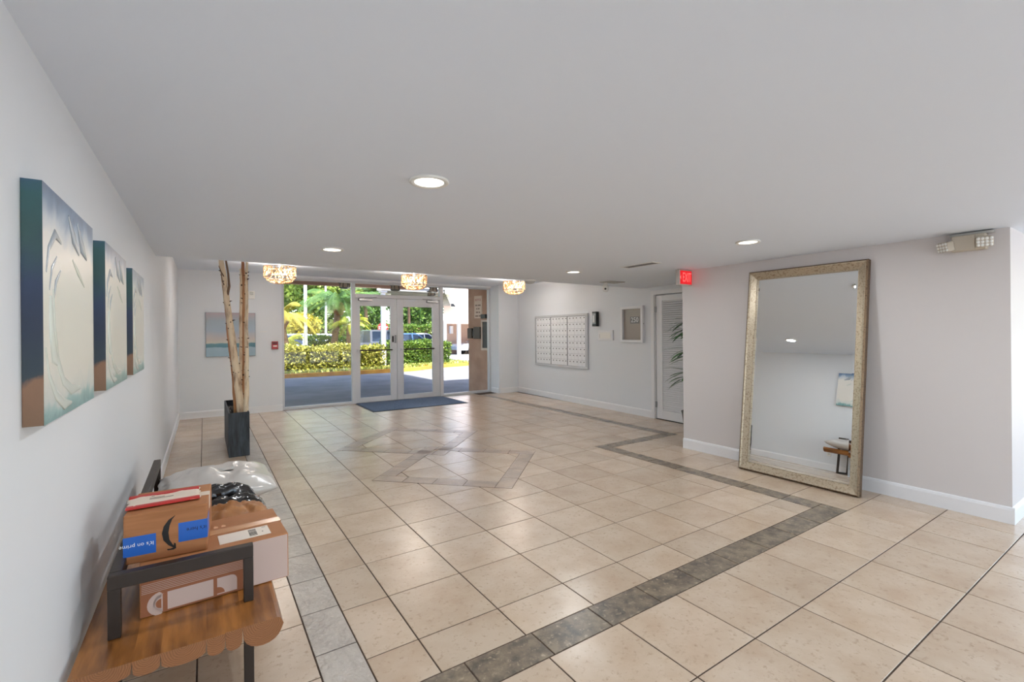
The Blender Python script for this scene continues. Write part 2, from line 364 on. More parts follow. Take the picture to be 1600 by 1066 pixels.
def leaf(name, x0, x1, gx0_, gx1_, hinge_left, label):
    t = thing(name, label, 'door', ((x0+x1)/2, 10.40, .012)); t['kind'] = 'structure'
    z0, z1, y0, y1 = .012, 2.30, 10.375, 10.425
    obj('stile', MB().bbox(x0, gx0_, y0, y1, z0, z1), ALU, t); obj('stile', MB().bbox(gx1_, x1, y0, y1, z0, z1), ALU, t)
    obj('rail', MB().bbox(gx0_, gx1_, y0, y1, z0, .115), ALU, t); obj('rail', MB().bbox(gx0_, gx1_, y0, y1, 2.125, z1), ALU, t)
    obj('glass_pane', MB().box(gx0_, gx1_, 10.397, 10.403, .115, 2.125), GLASS, t)
    pb_ = obj('push_bar', MB().bbox(gx0_-.04, gx1_+.04, 10.315, 10.335, 1.135, 1.165, .005), BLACKM, t)
    for x in (gx0_-.045, gx1_+.045): obj('bracket', MB().bbox(x-.03, x+.03, 10.315, 10.375, 1.125, 1.175), ALU, pb_)
    cl = obj('door_closer', MB().bbox(*((x0+.06, x0+.34) if hinge_left else (x1-.34, x1-.06)), 10.30, 10.375, 2.235, 2.29), STEEL, t)
    obj('closer_arm', MB().tube([((x0+.2) if hinge_left else (x1-.2), 10.33, 2.30), ((x0+.45) if hinge_left else (x1-.45), 10.32, 2.315)], .009, 6), STEEL, cl)
    return t
d1 = leaf('door_1', 2.737, 3.653, 2.835, 3.512, True, 'left white-framed glass entrance door with a dark push bar')
obj('latch', MB().bbox(3.545, 3.575, 10.345, 10.375, 1.32, 1.46), BLACKP, d1); obj('lock_plate', MB().bbox(3.60, 3.645, 10.36, 10.375, 1.30, 1.48), STEEL, d1)
d2 = leaf('door_2', 3.665, 4.713, 3.815, 4.53, False, 'right white-framed glass entrance door with a dark push bar')
struct('trim_1', MB().bbox(1.29, 6.12, 10.36, 10.78, -.09, .012, .006), mat('worn_concrete', (150, 152, 158), .7, col2=(120, 122, 128), scale=9), 'worn grey concrete threshold under the entrance glass')
mt = thing('door_mat', 'blue-grey ribbed entrance mat inside the glass doors', 'mat', (3.72, 9.65, .003))
MATM = mat('blue_grey_mat', (62, 78, 104), .95, col2=(90, 106, 128), scale=60, bump=.6, bscale=260)
obj('carpet', MB().bbox(2.74, 4.70, 9.05, 10.30, .003, .011, .003), MATM, mt)
ed = MB().box(2.70, 4.74, 9.01, 9.05, .003, .008).box(2.70, 2.74, 9.05, 10.30, .003, .008).box(4.70, 4.74, 9.05, 10.30, .003, .008)
obj('rubber_edge', ed, mat('dark_rubber', (38, 46, 58), .7), mt)
# ------------------------------------------------------------------ paintings on the left wall
def wave_mat(name, side=False):
    m = mat(name, (214, 210, 202), .32 if not side else .45, coat=.0 if side else .8); n = m.node_tree.nodes; L = m.node_tree.links; b = n['Principled BSDF']
    tc = n.new('ShaderNodeTexCoord'); sp = n.new('ShaderNodeSeparateXYZ'); L.new(tc.outputs['Object'], sp.inputs[0])
    nz = n.new('ShaderNodeTexNoise'); nz.inputs['Scale'].default_value = 5 if not side else 9; nz.inputs['Detail'].default_value = 6; nz.inputs['Distortion'].default_value = 1.2
    L.new(tc.outputs['Object'], nz.inputs['Vector'])
    ma = n.new('ShaderNodeMath'); ma.operation = 'MULTIPLY_ADD'; ma.inputs[1].default_value = .34 if not side else .22
    dv = n.new('ShaderNodeMath'); dv.operation = 'DIVIDE'; dv.inputs[1].default_value = .63; L.new(sp.outputs['Z'], dv.inputs[0])
    sb = n.new('ShaderNodeMath'); sb.operation = 'SUBTRACT'; sb.inputs[1].default_value = .17 if not side else .11; L.new(dv.outputs[0], sb.inputs[0])
    L.new(nz.outputs['Fac'], ma.inputs[0]); L.new(sb.outputs[0], ma.inputs[2])
    r = n.new('ShaderNodeValToRGB'); e = r.color_ramp.elements
    st = [(0, (112, 158, 160)), (.04, (146, 186, 184)), (.08, (212, 218, 214)), (.2, (232, 228, 220)), (.78, (232, 229, 222)), (.87, (190, 200, 210)), (.94, (104, 138, 172)), (1, (66, 100, 142))] if not side else \
         [(0, (120, 92, 70)), (.17, (138, 104, 82)), (.2, (48, 62, 72)), (.42, (40, 52, 76)), (.6, (46, 62, 92)), (.78, (52, 84, 86)), (.92, (50, 92, 96)), (1, (58, 92, 116))]
    e[0].position, e[0].color = st[0][0], (*lin(st[0][1]), 1); e[1].position, e[1].color = st[-1][0], (*lin(st[-1][1]), 1)
    for p_, c_ in st[1:-1]: x = e.new(p_); x.color = (*lin(c_), 1)
    L.new(ma.outputs[0], r.inputs['Fac']); L.new(r.outputs['Color'], b.inputs['Base Color'])
    b.inputs['Coat Roughness'].default_value = .42
    bp = n.new('ShaderNodeBump'); bp.inputs['Strength'].default_value = .25; bp.inputs['Distance'].default_value = .004
    L.new(nz.outputs['Fac'], bp.inputs['Height']); L.new(bp.outputs['Normal'], b.inputs['Normal'])
    return m
WAVE, WAVES = wave_mat('wave_painting'), wave_mat('painted_canvas_edge', True)
STROKE = mat('pale_green_impasto', (218, 224, 216), .35, coat=.5); STROKEB = mat('grey_blue_impasto', (168, 178, 188), .35, coat=.5)
strokes = [([(.10, .36), (.105, .26), (.135, .165), (.20, .10), (.30, .065), (.42, .06)], [.006, .011, .015, .015, .017, .006], STROKE),
           ([(.02, .20), (.05, .125), (.12, .065), (.21, .03), (.30, .025)], [.005, .010, .014, .017, .005], STROKE),
           ([(.07, .34), (.075, .24), (.10, .175), (.15, .15)], [.01, .022, .026, .008], STROKE),
           ([(.03, .40), (.055, .465), (.12, .515), (.19, .50)], [.004, .010, .015, .004], STROKEB),
           ([(.06, .355), (.085, .415), (.14, .455)], [.003, .008, .003], STROKEB),
           ([(.10, .32), (.125, .38), (.18, .42)], [.003, .009, .003], STROKEB),
           ([(.28, .60), (.34, .54), (.42, .50)], [.006, .024, .006], STROKEB), ([(.40, .60), (.46, .53), (.54, .50)], [.006, .026, .006], STROKEB),
           ([(.33, .47), (.40, .44), (.50, .40)], [.004, .012, .004], STROKE)]
for (y0, y1, th, lb) in ((1.675, 2.330, .040, 'large cream wave painting nearest the camera, dark teal canvas edge'),
                         (2.608, 3.255, .038, 'cream wave painting in the middle of the three on the left wall'),
                         (3.560, 4.170, .034, 'cream wave painting farthest along the left wall, above the back rail end')):
    t = thing('wave_painting', lb, 'painting', (XL+.001, y0, 1.272), 'three wave paintings on the left wall')
    z1 = .632; W = y1-y0
    obj('canvas', MB().add([(th, 0, 0), (th, W, 0), (th, W, z1), (th, 0, z1)], [(0, 1, 2, 3)]).add([(th-.004, .002, .002), (th-.004, W-.002, .002), (th-.004, W-.002, z1-.002), (th-.004, .002, z1-.002)], [(3, 2, 1, 0)]), WAVE, t, False)
    obj('canvas_edge', MB().box(0, th-.0005, 0, W, 0, z1), WAVES, t, False)
    for p_, r_, m_ in strokes:
        obj('paint_stroke', MB().tube([(th+.001, a*W/.655, b) for a, b in p_], r_, 8, sx=1).xf(Matrix.Translation((th, 0, 0)) @ Matrix.Diagonal((.22, 1, 1, 1)) @ Matrix.Translation((-th, 0, 0))), m_, t, False)

# ------------------------------------------------------------------ bench
WOODM = mat('honey_brown_wood', (172, 112, 52), .35, col2=(110, 64, 24), scale=3.2, detail=6, stretch=(7, .9, 7), bump=.05, coat=.25)
def ring_mat():
    m = mat('log_end_rings', (150, 100, 62), .5); n = m.node_tree.nodes; L = m.node_tree.links; b = n['Principled BSDF']
    tc = n.new('ShaderNodeTexCoord'); w = n.new('ShaderNodeTexWave'); w.wave_type = 'RINGS'; w.rings_direction = 'Y'; w.inputs['Scale'].default_value = 46; w.inputs['Distortion'].default_value = 5.0; w.inputs['Detail'].default_value = 2
    L.new(tc.outputs['Object'], w.inputs['Vector']); r = n.new('ShaderNodeValToRGB'); r.color_ramp.elements[0].color = (*lin((128, 80, 46)), 1); r.color_ramp.elements[1].color = (*lin((150, 100, 62)), 1)
    L.new(w.outputs['Color'], r.inputs['Fac']); L.new(r.outputs['Color'], b.inputs['Base Color']); return m
RING = ring_mat()
BZ = .43
bench = thing('log_bench', 'honey brown split log bench with dark metal armrest under the parcels', 'bench', (-.06, 3.03, 0))
edges = [-.362, -.205, -.130, 0.0, .056, .110, .242]; thick = [.052, .056, .060, .066, .072, .088]
for (a, b_), th in zip(zip(edges[:-1], edges[1:]), thick):
    w = b_-a; pf = [(-w/2, 0)]+[(-w/2*math.cos(math.pi*k/10)*(1.0 if k else 1), -.02-(th-.02)*math.sin(math.pi*k/10)**.45) for k in range(1, 10)]+[(w/2, 0)]
    if b_ > .2: pf = [(-w/2, 0)]+[(-w/2*math.cos(math.pi*k/10), -.012-(th-.012)*math.sin(math.pi*k/10)**.7) for k in range(1, 10)]+[(w/2+.004, -.028), (w/2-.006, -.004), (w/2-.018, 0)]
    n_ = len(pf); y0, y1 = 1.985+random.uniform(-.004, .006), 4.06+random.uniform(-.01, .01)
    g = MB().add([(x, y0-3.03, z) for x, z in pf]+[(x, y1-3.03, z) for x, z in pf], [(i, n_+i, n_+(i+1) % n_, (i+1) % n_) for i in range(n_)])
    g.add([(x, y0-3.03, z) for x, z in pf], [tuple(range(n_))], 1); g.add([(x, y1-3.03, z) for x, z in pf], [tuple(range(n_))[::-1]], 1)
    me = mesh_of('log_plank', g, [WOODM, RING]); link('log_plank', me, bench, Matrix.Translation(((a+b_)/2+.06, 0, BZ)))
def bar(mb, x0, x1, y0, y1, z0, z1): return mb.bbox(x0, x1, y0, y1, z0, z1, .003)
for Y in (2.165, 3.83):
    obj('leg', bar(MB(), -.29, -.253, Y, Y+.03, 0, .36), BLACKM, bench); obj('leg', bar(MB(), .125, .160, Y, Y+.03, 0, .345), BLACKM, bench)
    obj('foot_bar', bar(MB(), -.253, .125, Y, Y+.03, 0, .03), BLACKM, bench)
obj('arm_post', bar(MB(), -.29, -.253, 2.165, 2.195, BZ, .605), BLACKM, bench); obj('arm_post', bar(MB(), .125, .160, 2.165, 2.195, BZ, .605), BLACKM, bench)
obj('armrest', bar(MB(), -.29, .160, 2.163, 2.200, .605, .655), BLACKM, bench)
obj('back_rail', bar(MB(), -.29, -.253, 2.200, 4.03, .605, .655), BLACKM, bench); obj('back_post', bar(MB(), -.29, -.253, 4.00, 4.03, BZ, .605), BLACKM, bench)

# ------------------------------------------------------------------ parcels
CARD = mat('brown_cardboard', (176, 118, 74), .65, col2=(160, 104, 62), scale=4, stretch=(1, 1, 10))
CARDW = mat('pale_printed_cardboard', (196, 172, 162), .6); CARDP = mat('brown_box_print', (150, 92, 60), .6)
BLUE = mat('blue_parcel_tape', (38, 100, 190), .35); PACKT = mat('clear_packing_tape', (192, 142, 100), .2)
LABEL = mat('white_shipping_label', (226, 214, 200), .5)
def carton(name, label, M, x, y, z, mats, group):   # closed carton of six panels with a little edge thickness and a top seam
    t = thing(name, label, 'box', M, group)
    obj('body', MB().bbox(0, x, 0, y, 0, z, .004), mats[0], t, False)
    return t
# lower long carton: local x to the right, y away, on the bench
Ml = Matrix.Translation((-.210, 2.262, BZ+.001)) @ Matrix.Rotation(math.radians(3.2), 4, 'Z')
lx, ly, lz = .516, .375, .192
t = carton('long_carton', 'long brown carton with pale cassette print on its side, on the log bench', Ml, lx, ly, lz, [CARD], 'parcels on the bench')
e_ = .0012
def deco(name, x0, x1, z0, z1, m, lift=1, parent=None):
    return obj(name, MB().box(x0, x1, -e_*lift, 0, z0, z1), m, parent, False)
deco('printed_side', .004, lx-.004, .004, lz-.004, CARDW, 1, t)
def strip(mb, pts, y): # polygon in the xz plane facing -y
    mb.add([(x, y, z) for x, z in pts], [tuple(range(len(pts)))]); return mb
cas = MB(); strip(cas, [(.004, .004), (.345, .004), (.355, .02), (.355, .14), (.004, .14)], -.0016); obj('cassette_print', cas, CARDP, t, False)
ln = MB()
for k in range(6): ln.box(.006, .345, -.0021, -.0016, .090+k*.0065, .0917+k*.0065)
obj('cassette_stripes', ln, CARDW, t, False)
wn = MB(); strip(wn, [(.085, .010), (.235, .010), (.235, .078), (.085, .078)], -.0021)
def arc(cx, cz, r, a0, a1, n=10): return [(cx+r*math.cos(math.radians(a0+(a1-a0)*k/n)), cz+r*math.sin(math.radians(a0+(a1-a0)*k/n))) for k in range(n+1)]
strip(wn, [(.248, .010), (.318, .010), (.318, .055)]+arc(.296, .055, .022, 0, 90)+[(.248, .077)], -.0021)
strip(wn, [(.076, .074)]+arc(.076, .042, .036, 90, 270)[1:-1]+[(.076, .008), (.070, .008), (.070, .074)], -.0021)
strip(wn, [(.068, .078)]+arc(.068, .040, .046, 100, 260)+[(.068, .002), (.068, .018)]+arc(.068, .040, .022, 260, 100)+[(.068, .062)], -.0021)
obj('cassette_windows', wn, CARDW, t, False)
obj('reel_hub', strip(MB(), arc(.248, .014, .026, 0, 90)+[(.248, .014)], -.0024), CARDP, t, False); obj('reel_hub', strip(MB(), arc(.066, .040, .018, 90, 270), -.0024), CARDP, t, False)
obj('packing_tape', MB().box(.004, lx+.0015, ly*.47, ly*.62, lz, lz+.0012).box(lx, lx+.0015, ly*.47, ly*.62, lz-.07, lz+.0012), PACKT, t, False)
lb = obj('shipping_label', MB().box(.262, .455, .045, .150, lz, lz+.0016), LABEL, t, False)
bc = MB()
for k in range(9): bc.box(.375, .405, .06+k*.009, .06+k*.009+random.choice((.003, .005)), lz+.0016, lz+.0021)
bc.box(.425, .43, .085, .092, lz+.0016, lz+.0021).box(.43, .445, .135, .138, lz+.0016, lz+.0021)
tag(obj('barcode', bc, TEXTK, lb, False), kind='stuff')
g = MB()
for k, x in enumerate((.130, .153, .196, .226, .256, .286)): g.box(x, x+.016, ly*.68, ly*.68+.020, lz, lz+.0007).box(x+.003, x+.010, ly*.68+.020, ly*.68+.026, lz, lz+.0007)
tag(obj('carton_print', g, mat('pale_box_print', (216, 168, 130), .6), t, False), kind='stuff')
# smile parcel
Ms = Matrix.Translation((-.262, 2.318, BZ+.194)) @ Matrix.Rotation(math.radians(-3.5), 4, 'Z')
px, py, pz = .268, .305, .188
t = carton('smile_carton', 'brown carton with black smile arrow and blue tape, on the long carton', Ms, px, py, pz, [CARD], 'parcels on the bench')
for x0, x1, z0, z1, nm in ((-.001, .100, .030, .105, 'blue_tape'), (.172, px+.001, .052, .128, 'blue_tape')):
    obj(nm, MB().box(x0, x1, -.0012, .0, z0, z1), BLUE, t, False)
obj('blue_tape', MB().box(px, px+.0012, 0, .10, .052, .128), BLUE, t, False)
FX = Matrix(((1, 0, 0, 0), (0, 0, -1, 0), (0, 1, 0, 0), (0, 0, 0, 1)))     # text plane -> xz facing -y
text('tape_lettering', "It's on prime", .021, Matrix.Translation((.040, -.0014, .070)) @ FX @ Matrix.Rotation(math.pi, 4, 'Z'), TEXTW, t, False, .0002)
text('tape_lettering', "it's here", .021, Matrix.Translation((.232, -.0014, .096)) @ FX @ Matrix.Rotation(math.pi, 4, 'Z'), TEXTK, t, False, .0002)
pa = [(.162, .162), (.146, .148), (.134, .125), (.129, .098), (.133, .070), (.146, .048), (.158, .036)]
wd = [.0008, .006, .0095, .0105, .0095, .007, .004]
L_ = [(x-w, z) for (x, z), w in zip(pa, wd)]; R_ = [(x+w, z) for (x, z), w in zip(pa, wd)]
sm = MB()
for i in range(len(pa)-1): sm.add([(L_[i][0], -.0012, L_[i][1]), (L_[i+1][0], -.0012, L_[i+1][1]), (R_[i+1][0], -.0012, R_[i+1][1]), (R_[i][0], -.0012, R_[i][1])], [(0, 1, 2, 3)])
sm.add([(x, -.0012, z) for x, z in [(.134, .034), (.137, .028), (.156, .027), (.164, .031), (.163, .050), (.157, .054), (.156, .036), (.146, .033)]], [(0, 1, 2, 3, 4, 5, 6, 7)])
obj('smile_arrow', sm, TEXTK, t, False)
obj('packing_tape', MB().box(.0, px, py*.42, py*.60, pz, pz+.001).box(px, px+.001, py*.42, py*.60, pz-.06, pz+.001), mat('white_paper_tape', (222, 205, 186), .4), t, False)
# soft parcels
def pillow(mb, L, Wd, H, wr=.012, seed=0, nx=34, ny=22, pw=2.6, flat=.04):
    vs = []; idx = {}
    for side in (0, 1):
        for i in range(nx+1):
            for j in range(ny+1):
                u, v = 2*i/nx-1, 2*j/ny-1
                if side and (i in (0, nx) or j in (0, ny)): idx[side, i, j] = idx[0, i, j]; continue
                f = max(0, (1-abs(u)**pw))*max(0, (1-abs(v)**pw)); h = H*.5+H*.5*f**.6
                nn = noise.fractal(Vector((u*2.2+seed, v*2.2, side*5)), 1, 2, 4)
                z = (h+wr*nn*(.4+f) if side else H*.5*(1-f**.45)+.001)
                ex = .012*noise.noise(Vector((u*3, v*3, seed)))
                idx[side, i, j] = len(vs); vs.append((u*L/2+ex, v*Wd/2+ex, max(z, .0008)))
    fs = []
    for side in (0, 1):
        for i in range(nx):
            for j in range(ny):
                q = (idx[side, i, j], idx[side, i+1, j], idx[side, i+1, j+1], idx[side, i, j+1]); fs.append(q if side else q[::-1])
    return mb.add(vs, fs, 0, True)
POLYW = mat('pearl_white_poly', (196, 190, 184), .3, coat=.4, bump=.12, bscale=14); POLYK = mat('shiny_black_poly', (20, 17, 17), .16, coat=.7, bump=.3, bscale=16)
KRAFT = mat('crumpled_kraft_paper', (172, 118, 68), .5, col2=(150, 96, 52), scale=8, bump=.5, bscale=18)
def soft(name, label, x, y, z, rz, L, Wd, H, m, wr, seed, tilt=0):
    M_ = Matrix.Translation((x, y, z)) @ Matrix.Rotation(math.radians(rz), 4, 'Z') @ Matrix.Rotation(math.radians(tilt), 4, 'X')
    t = thing(name, label, 'parcel', M_, 'soft parcels on the bench'); obj('wrapping', pillow(MB(), L, Wd, H, wr, seed), m, t, False); return t
t = soft('kraft_parcel', 'crumpled brown kraft paper parcel behind the long carton on the bench', .115, 2.845, BZ+.001, 6, .36, .30, .185, KRAFT, .03, 3)
t = soft('black_poly_mailer', 'shiny black plastic mailer on the bench, lower of the two', .10, 3.12, BZ+.001, 4, .38, .22, .150, POLYK, .018, 9)
t = soft('black_poly_mailer', 'smaller black plastic mailer squeezed against the white mailer bag', .085, 3.285, BZ+.001, 3, .34, .10, .185, POLYK, .012, 14)
t = soft('white_poly_mailer', 'big pearly white plastic mailer bag across the far half of the bench', .068, 3.68, BZ+.001, 2, .63, .66, .185, POLYW, .026, 21)
obj('address_label', MB().bbox(-.07, .09, -.03, .07, .176, .196, .002), mat('grey_print', (190, 184, 178), .5), t, False)
# red and white padded envelope on the smile carton
Me = Matrix.Translation((-.142, 2.455, BZ+.194+pz+.002)) @ Matrix.Rotation(math.radians(1.5), 4, 'Z')
t = thing('padded_envelope', 'flat cream padded envelope with red borders on the smile carton', 'envelope', Me, 'soft parcels on the bench')
obj('envelope', pillow(MB(), .245, .165, .012, .003, 30, 24, 16, 6), mat('cream_envelope', (228, 210, 192), .4), t, False)
RED = mat('red_envelope_print', (188, 44, 40), .45)
obj('red_border', MB().bbox(-.121, .121, .050, .0835, .0065, .0135, .002), RED, t, False); obj('red_border', MB().bbox(-.121, .121, -.0855, -.058, .0035, .0125, .002), RED, t, False)
obj('envelope_print', MB().box(-.045, -.035, .03, .034, .0135, .014).box(-.05, .0, .006, .009, .0135, .014).box(-.05, .03, -.01, -.007, .0135, .014), TEXTK, t, False)
# wall outlet seen under the bench in the mirror
t = thing('wall_outlet', 'white wall outlet plate low on the left wall past the bench', 'outlet', (XL, 4.22, .27))
obj('plate', MB().bbox(0, .007, -.038, .038, 0, .12, .003), WHITEP, t, False)
for z in (.028, .068): obj('socket', MB().bbox(.007, .010, -.018, .018, z, z+.03, .004), mat('ivory_socket', (206, 204, 198), .4), t, False)

# ------------------------------------------------------------------ planter with birch poles
SLATE = mat('dark_slate_planter', (30, 34, 40), .6, col2=(64, 72, 80), scale=9, detail=6, stretch=(3, 3, .5), bump=.8, bscale=14)
t = thing('trough_planter', 'tall narrow dark slate trough planter holding birch poles', 'planter', (.355, 7.43, 0))
x0, x1, y0, y1, zt, w = .242, .468, 6.73, 8.13, .545, .018
obj('panel', MB().bbox(x0, x1, y0, y0+w, 0, zt, .004), SLATE, t); obj('panel', MB().bbox(x0, x1, y1-w, y1, 0, zt, .004), SLATE, t)
obj('panel', MB().bbox(x0, x0+w, y0+w, y1-w, 0, zt, .004), SLATE, t); obj('panel', MB().bbox(x1-w, x1, y0+w, y1-w, 0, zt, .004), SLATE, t)
so = MB(); N = 14
for i in range(5):
    for j in range(N):
        xa, xb = x0+w+(x1-x0-2*w)*i/5, x0+w+(x1-x0-2*w)*(i+1)/5; ya, yb = y0+w+(y1-y0-2*w)*j/N, y0+w+(y1-y0-2*w)*(j+1)/N
        so.ball(((xa+xb)/2+random.uniform(-.008, .008), (ya+yb)/2, .44), .045, 6, 0, (.7, 1.2, .6))
so.box(x0+w, x1-w, y0+w, y1-w, .38, .44)
obj('gravel', so, mat('dark_gravel', (52, 46, 42), .9), t)
BARK = mat('pale_birch_bark', (232, 212, 182), .6, col2=(140, 98, 66), scale=16, detail=6, lo=.48, hi=.74, stretch=(1, 1, .3), bump=.3, bscale=30)
KNOT = mat('dark_birch_knot', (58, 38, 28), .8); BARKD = mat('grey_brown_twig', (120, 92, 72), .7); BARKR = mat('reddish_birch_bark', (176, 116, 78), .6, col2=(206, 158, 112), scale=6, stretch=(1, 1, .2), bump=.3, bscale=30)
def pole(label, pts, r0, r1, m, nk, twigs=()):
    b = pts[0]; t = thing('birch_pole', label, 'birch pole', b, 'birch poles in the planter')
    P = []; Rr = []; K = 22
    for k in range(K+1):
        f = k/K*(len(pts)-1); i = min(int(f), len(pts)-2); a = f-i; p_ = Vector(pts[i]).lerp(Vector(pts[i+1]), a)
        p_ += Vector((random.uniform(-1, 1), random.uniform(-1, 1), 0))*.004; P.append(p_); Rr.append((r0+(r1-r0)*k/K)*random.uniform(.95, 1.05))
    obj('trunk', MB().tube(P, Rr, 12), m, t)
    for _ in range(nk):
        k = random.randint(2, K-1); an = random.uniform(math.pi*.9, math.pi*2.1); d = Vector((math.cos(an), math.sin(an), 0)); c_ = P[k].lerp(P[k-1], random.random())+d*Rr[k]*.93
        mb = MB(); rk = random.uniform(.006, .012)
        mb.ball(c_, rk, 8, 0, (1, 1, random.uniform(.6, 1.1))); mb.tube([c_, c_+d*rk*random.uniform(1.0, 2.6)+Vector((0, 0, rk*.7))], [rk*.6, rk*.35], 6)
        obj('knot', mb, KNOT, t)
    for tw in twigs: obj('twig', MB().tube(tw[0], tw[1], 7), BARKD, t)
pole('thick pale birch pole leaning left at the front of the trough', [(.392, 6.95, .44), (.352, 7.02, 1.0), (.290, 7.10, 1.6), (.225, 7.18, 2.2), (.190, 7.2, 2.52)], .046, .030, BARK, 15,
     [([(.255, 7.14, 2.02), (.278, 7.13, 2.14), (.268, 7.13, 2.3), (.240, 7.13, 2.5)], [.017, .015, .013, .011]), ([(.23, 7.16, 2.25), (.192, 7.14, 2.32), (.165, 7.13, 2.40)], [.009, .007, .004]),
      ([(.225, 7.15, 2.15), (.203, 7.12, 2.2), (.190, 7.12, 2.3)], [.007, .006, .004])])
pole('slim birch pole half hidden behind the leaning pole', [(.345, 7.25, .44), (.320, 7.3, 1.0), (.270, 7.35, 1.5), (.245, 7.38, 1.95), (.240, 7.4, 2.18)], .024, .010, BARKR, 8)
pole('slender tan birch pole, shorter one in the middle of the trough', [(.418, 7.42, .44), (.422, 7.45, 1.0), (.428, 7.47, 1.6), (.435, 7.5, 2.2), (.434, 7.5, 2.42)], .030, .016, BARK, 10)
pole('reddish birch pole with many knots right of the middle', [(.432, 7.05, .44), (.440, 7.08, 1.1), (.446, 7.12, 1.8), (.440, 7.12, 2.25), (.430, 7.12, 2.55)], .030, .018, BARKR, 14)
pole('pale birch pole dotted with knots at the right edge', [(.440, 6.86, .44), (.452, 6.9, 1.0), (.455, 6.95, 1.6), (.465, 7.0, 2.2), (.470, 7.0, 2.55)], .030, .015, BARK, 18)
# picture, alarm and sensor on the front wall
t = thing('seascape_painting', 'pale blue and pink seascape canvas behind the birch poles', 'painting', (.425, YF, 1.115))
def sea_mat():
    m = mat('seascape_paint', (170, 180, 190), .5); n = m.node_tree.nodes; L = m.node_tree.links; b = n['Principled BSDF']
    tc = n.new('ShaderNodeTexCoord'); sp = n.new('ShaderNodeSeparateXYZ'); L.new(tc.outputs['Object'], sp.inputs[0])
    nz = n.new('ShaderNodeTexNoise'); nz.inputs['Scale'].default_value = 4; nz.inputs['Detail'].default_value = 5; L.new(tc.outputs['Object'], nz.inputs['Vector'])
    ma = n.new('ShaderNodeMath'); ma.operation = 'MULTIPLY_ADD'; ma.inputs[1].default_value = .10; L.new(nz.outputs['Fac'], ma.inputs[0])
    d_ = n.new('ShaderNodeMath'); d_.operation = 'MULTIPLY_ADD'; d_.inputs[1].default_value = 1/.81; d_.inputs[2].default_value = -.05; L.new(sp.outputs['Z'], d_.inputs[0]); L.new(d_.outputs[0], ma.inputs[2])
    r = n.new('ShaderNodeValToRGB'); e = r.color_ramp.elements
    st = [(0, (150, 176, 192)), (.19, (160, 182, 196)), (.215, (84, 128, 142)), (.29, (96, 138, 148)), (.31, (196, 192, 180)), (.4, (192, 182, 178)), (.6, (162, 176, 190)), (.8, (158, 170, 180)), (1, (176, 160, 164))]
    e[0].position, e[0].color = 0, (*lin(st[0][1]), 1); e[1].position, e[1].color = 1, (*lin(st[-1][1]), 1)
    for p_, c_ in st[1:-1]: x = e.new(p_); x.color = (*lin(c_), 1)
    L.new(ma.outputs[0], r.inputs['Fac']); L.new(r.outputs['Color'], b.inputs['Base Color']); return m
obj('canvas', MB().bbox(-.395, .395, -.035, 0, 0, .81, .003), sea_mat(), t, False)
obj('edge_frame', MB().box(-.400, -.395, -.036, 0, 0, .81).box(.395, .400, -.036, 0, 0, .81).box(-.400, .400, -.036, 0, -.005, 0).box(-.400, .400, -.036, 0, .81, .815), mat('grey_canvas_edge', (128, 136, 142), .6), t, False)
t = thing('fire_alarm_pull', 'small red fire alarm pull station beside the entrance glass', 'alarm', (1.16, YF, 1.225))
obj('housing', MB().bbox(-.055, .055, -.04, 0, 0, .155, .006), mat('alarm_red', (150, 42, 44), .4), t, False)
obj('handle', MB().bbox(-.035, .035, -.055, -.04, .05, .075, .004), WHITEP, t, False); obj('label_plate', MB().box(-.04, .04, -.0415, -.04, .10, .135), mat('alarm_dark', (84, 26, 30), .5), t, False)
t = thing('alarm_strobe', 'small white alarm strobe box high on the front wall', 'alarm', (.765, YF, 2.20))
obj('housing', MB().bbox(-.055, .055, -.035, 0, 0, .15, .008), WHITEP, t, False); obj('lens', MB().bbox(-.03, .03, -.05, -.035, .08, .13, .008), mat('strobe_lens', (190, 192, 186), .2), t, False)
t = thing('notice_label', 'tiny white notice label on the wall beside the seascape', 'label', (.965, YF, 1.565))
obj('paper', MB().box(-.06, .06, -.0015, 0, 0, .012), WHITEP, t, False)

# ------------------------------------------------------------------ mailboxes and fittings on the mail wall
MBX = mat('white_mailbox_metal', (238, 238, 240), .4); MBF = mat('satin_frame', (196, 197, 200), .4)
mail = thing('mailbox_bank', 'bank of white apartment mailboxes recessed in the right wall', 'mailbox', MW @ Matrix.Translation((3.38, 0, .74)))
f0, f1, h0, h1 = -1.005, .945, 0, 1.16
for nm, q in (('frame_top', (f0, f1, 1.115, 1.16)), ('frame_bottom', (f0, f1, 0, .045)), ('frame_side', (f0, f0+.075, .045, 1.115)), ('frame_side', (f1-.03, f1, .045, 1.115))):
    obj(nm, MB().bbox(q[0], q[1], 0, .035, q[2], q[3], .004), MBF, mail, False)
obj('back_plate', MB().box(f0+.075, f1-.03, 0, .006, .045, 1.115), mat('mailbox_gap', (150, 150, 154), .6), mail, False)
kk_d = mesh_of('mailbox_door', MB().bbox(0, .115, 0, .012, 0, .129, .003), MBX); kk_l = mesh_of('lock', MB().cyl((0, 0, 0), (0, .006, 0), .0125, .0105, 10).box(-.003, .003, .006, .0065, -.006, .006), mat('dark_lock', (70, 68, 68), .4, .5))
kk_n = mesh_of('number_slot', MB().bbox(-.022, .022, 0, .003, 0, .012, .001), mat('grey_number', (200, 200, 202), .5))
for pn in range(3):
    x_ = f0+.082+pn*.615
    for i in range(5):
        for j in range(8):
            dd = link('mailbox_door', kk_d, mail, Matrix.Translation((x_+i*.1195, .014, .050+j*.1325)))
            lk = link('lock', kk_l, dd, Matrix.Translation((.030 if (i*7+j*3) % 5 else .045, .012, .092)))
for x_ in (f0+.075+.613, f0+.075+.613+.615): obj('divider', MB().bbox(x_-.006, x_+.006, .006, .032, .045, 1.115, .002), mat('divider_grey', (150, 150, 152), .4), mail, False)
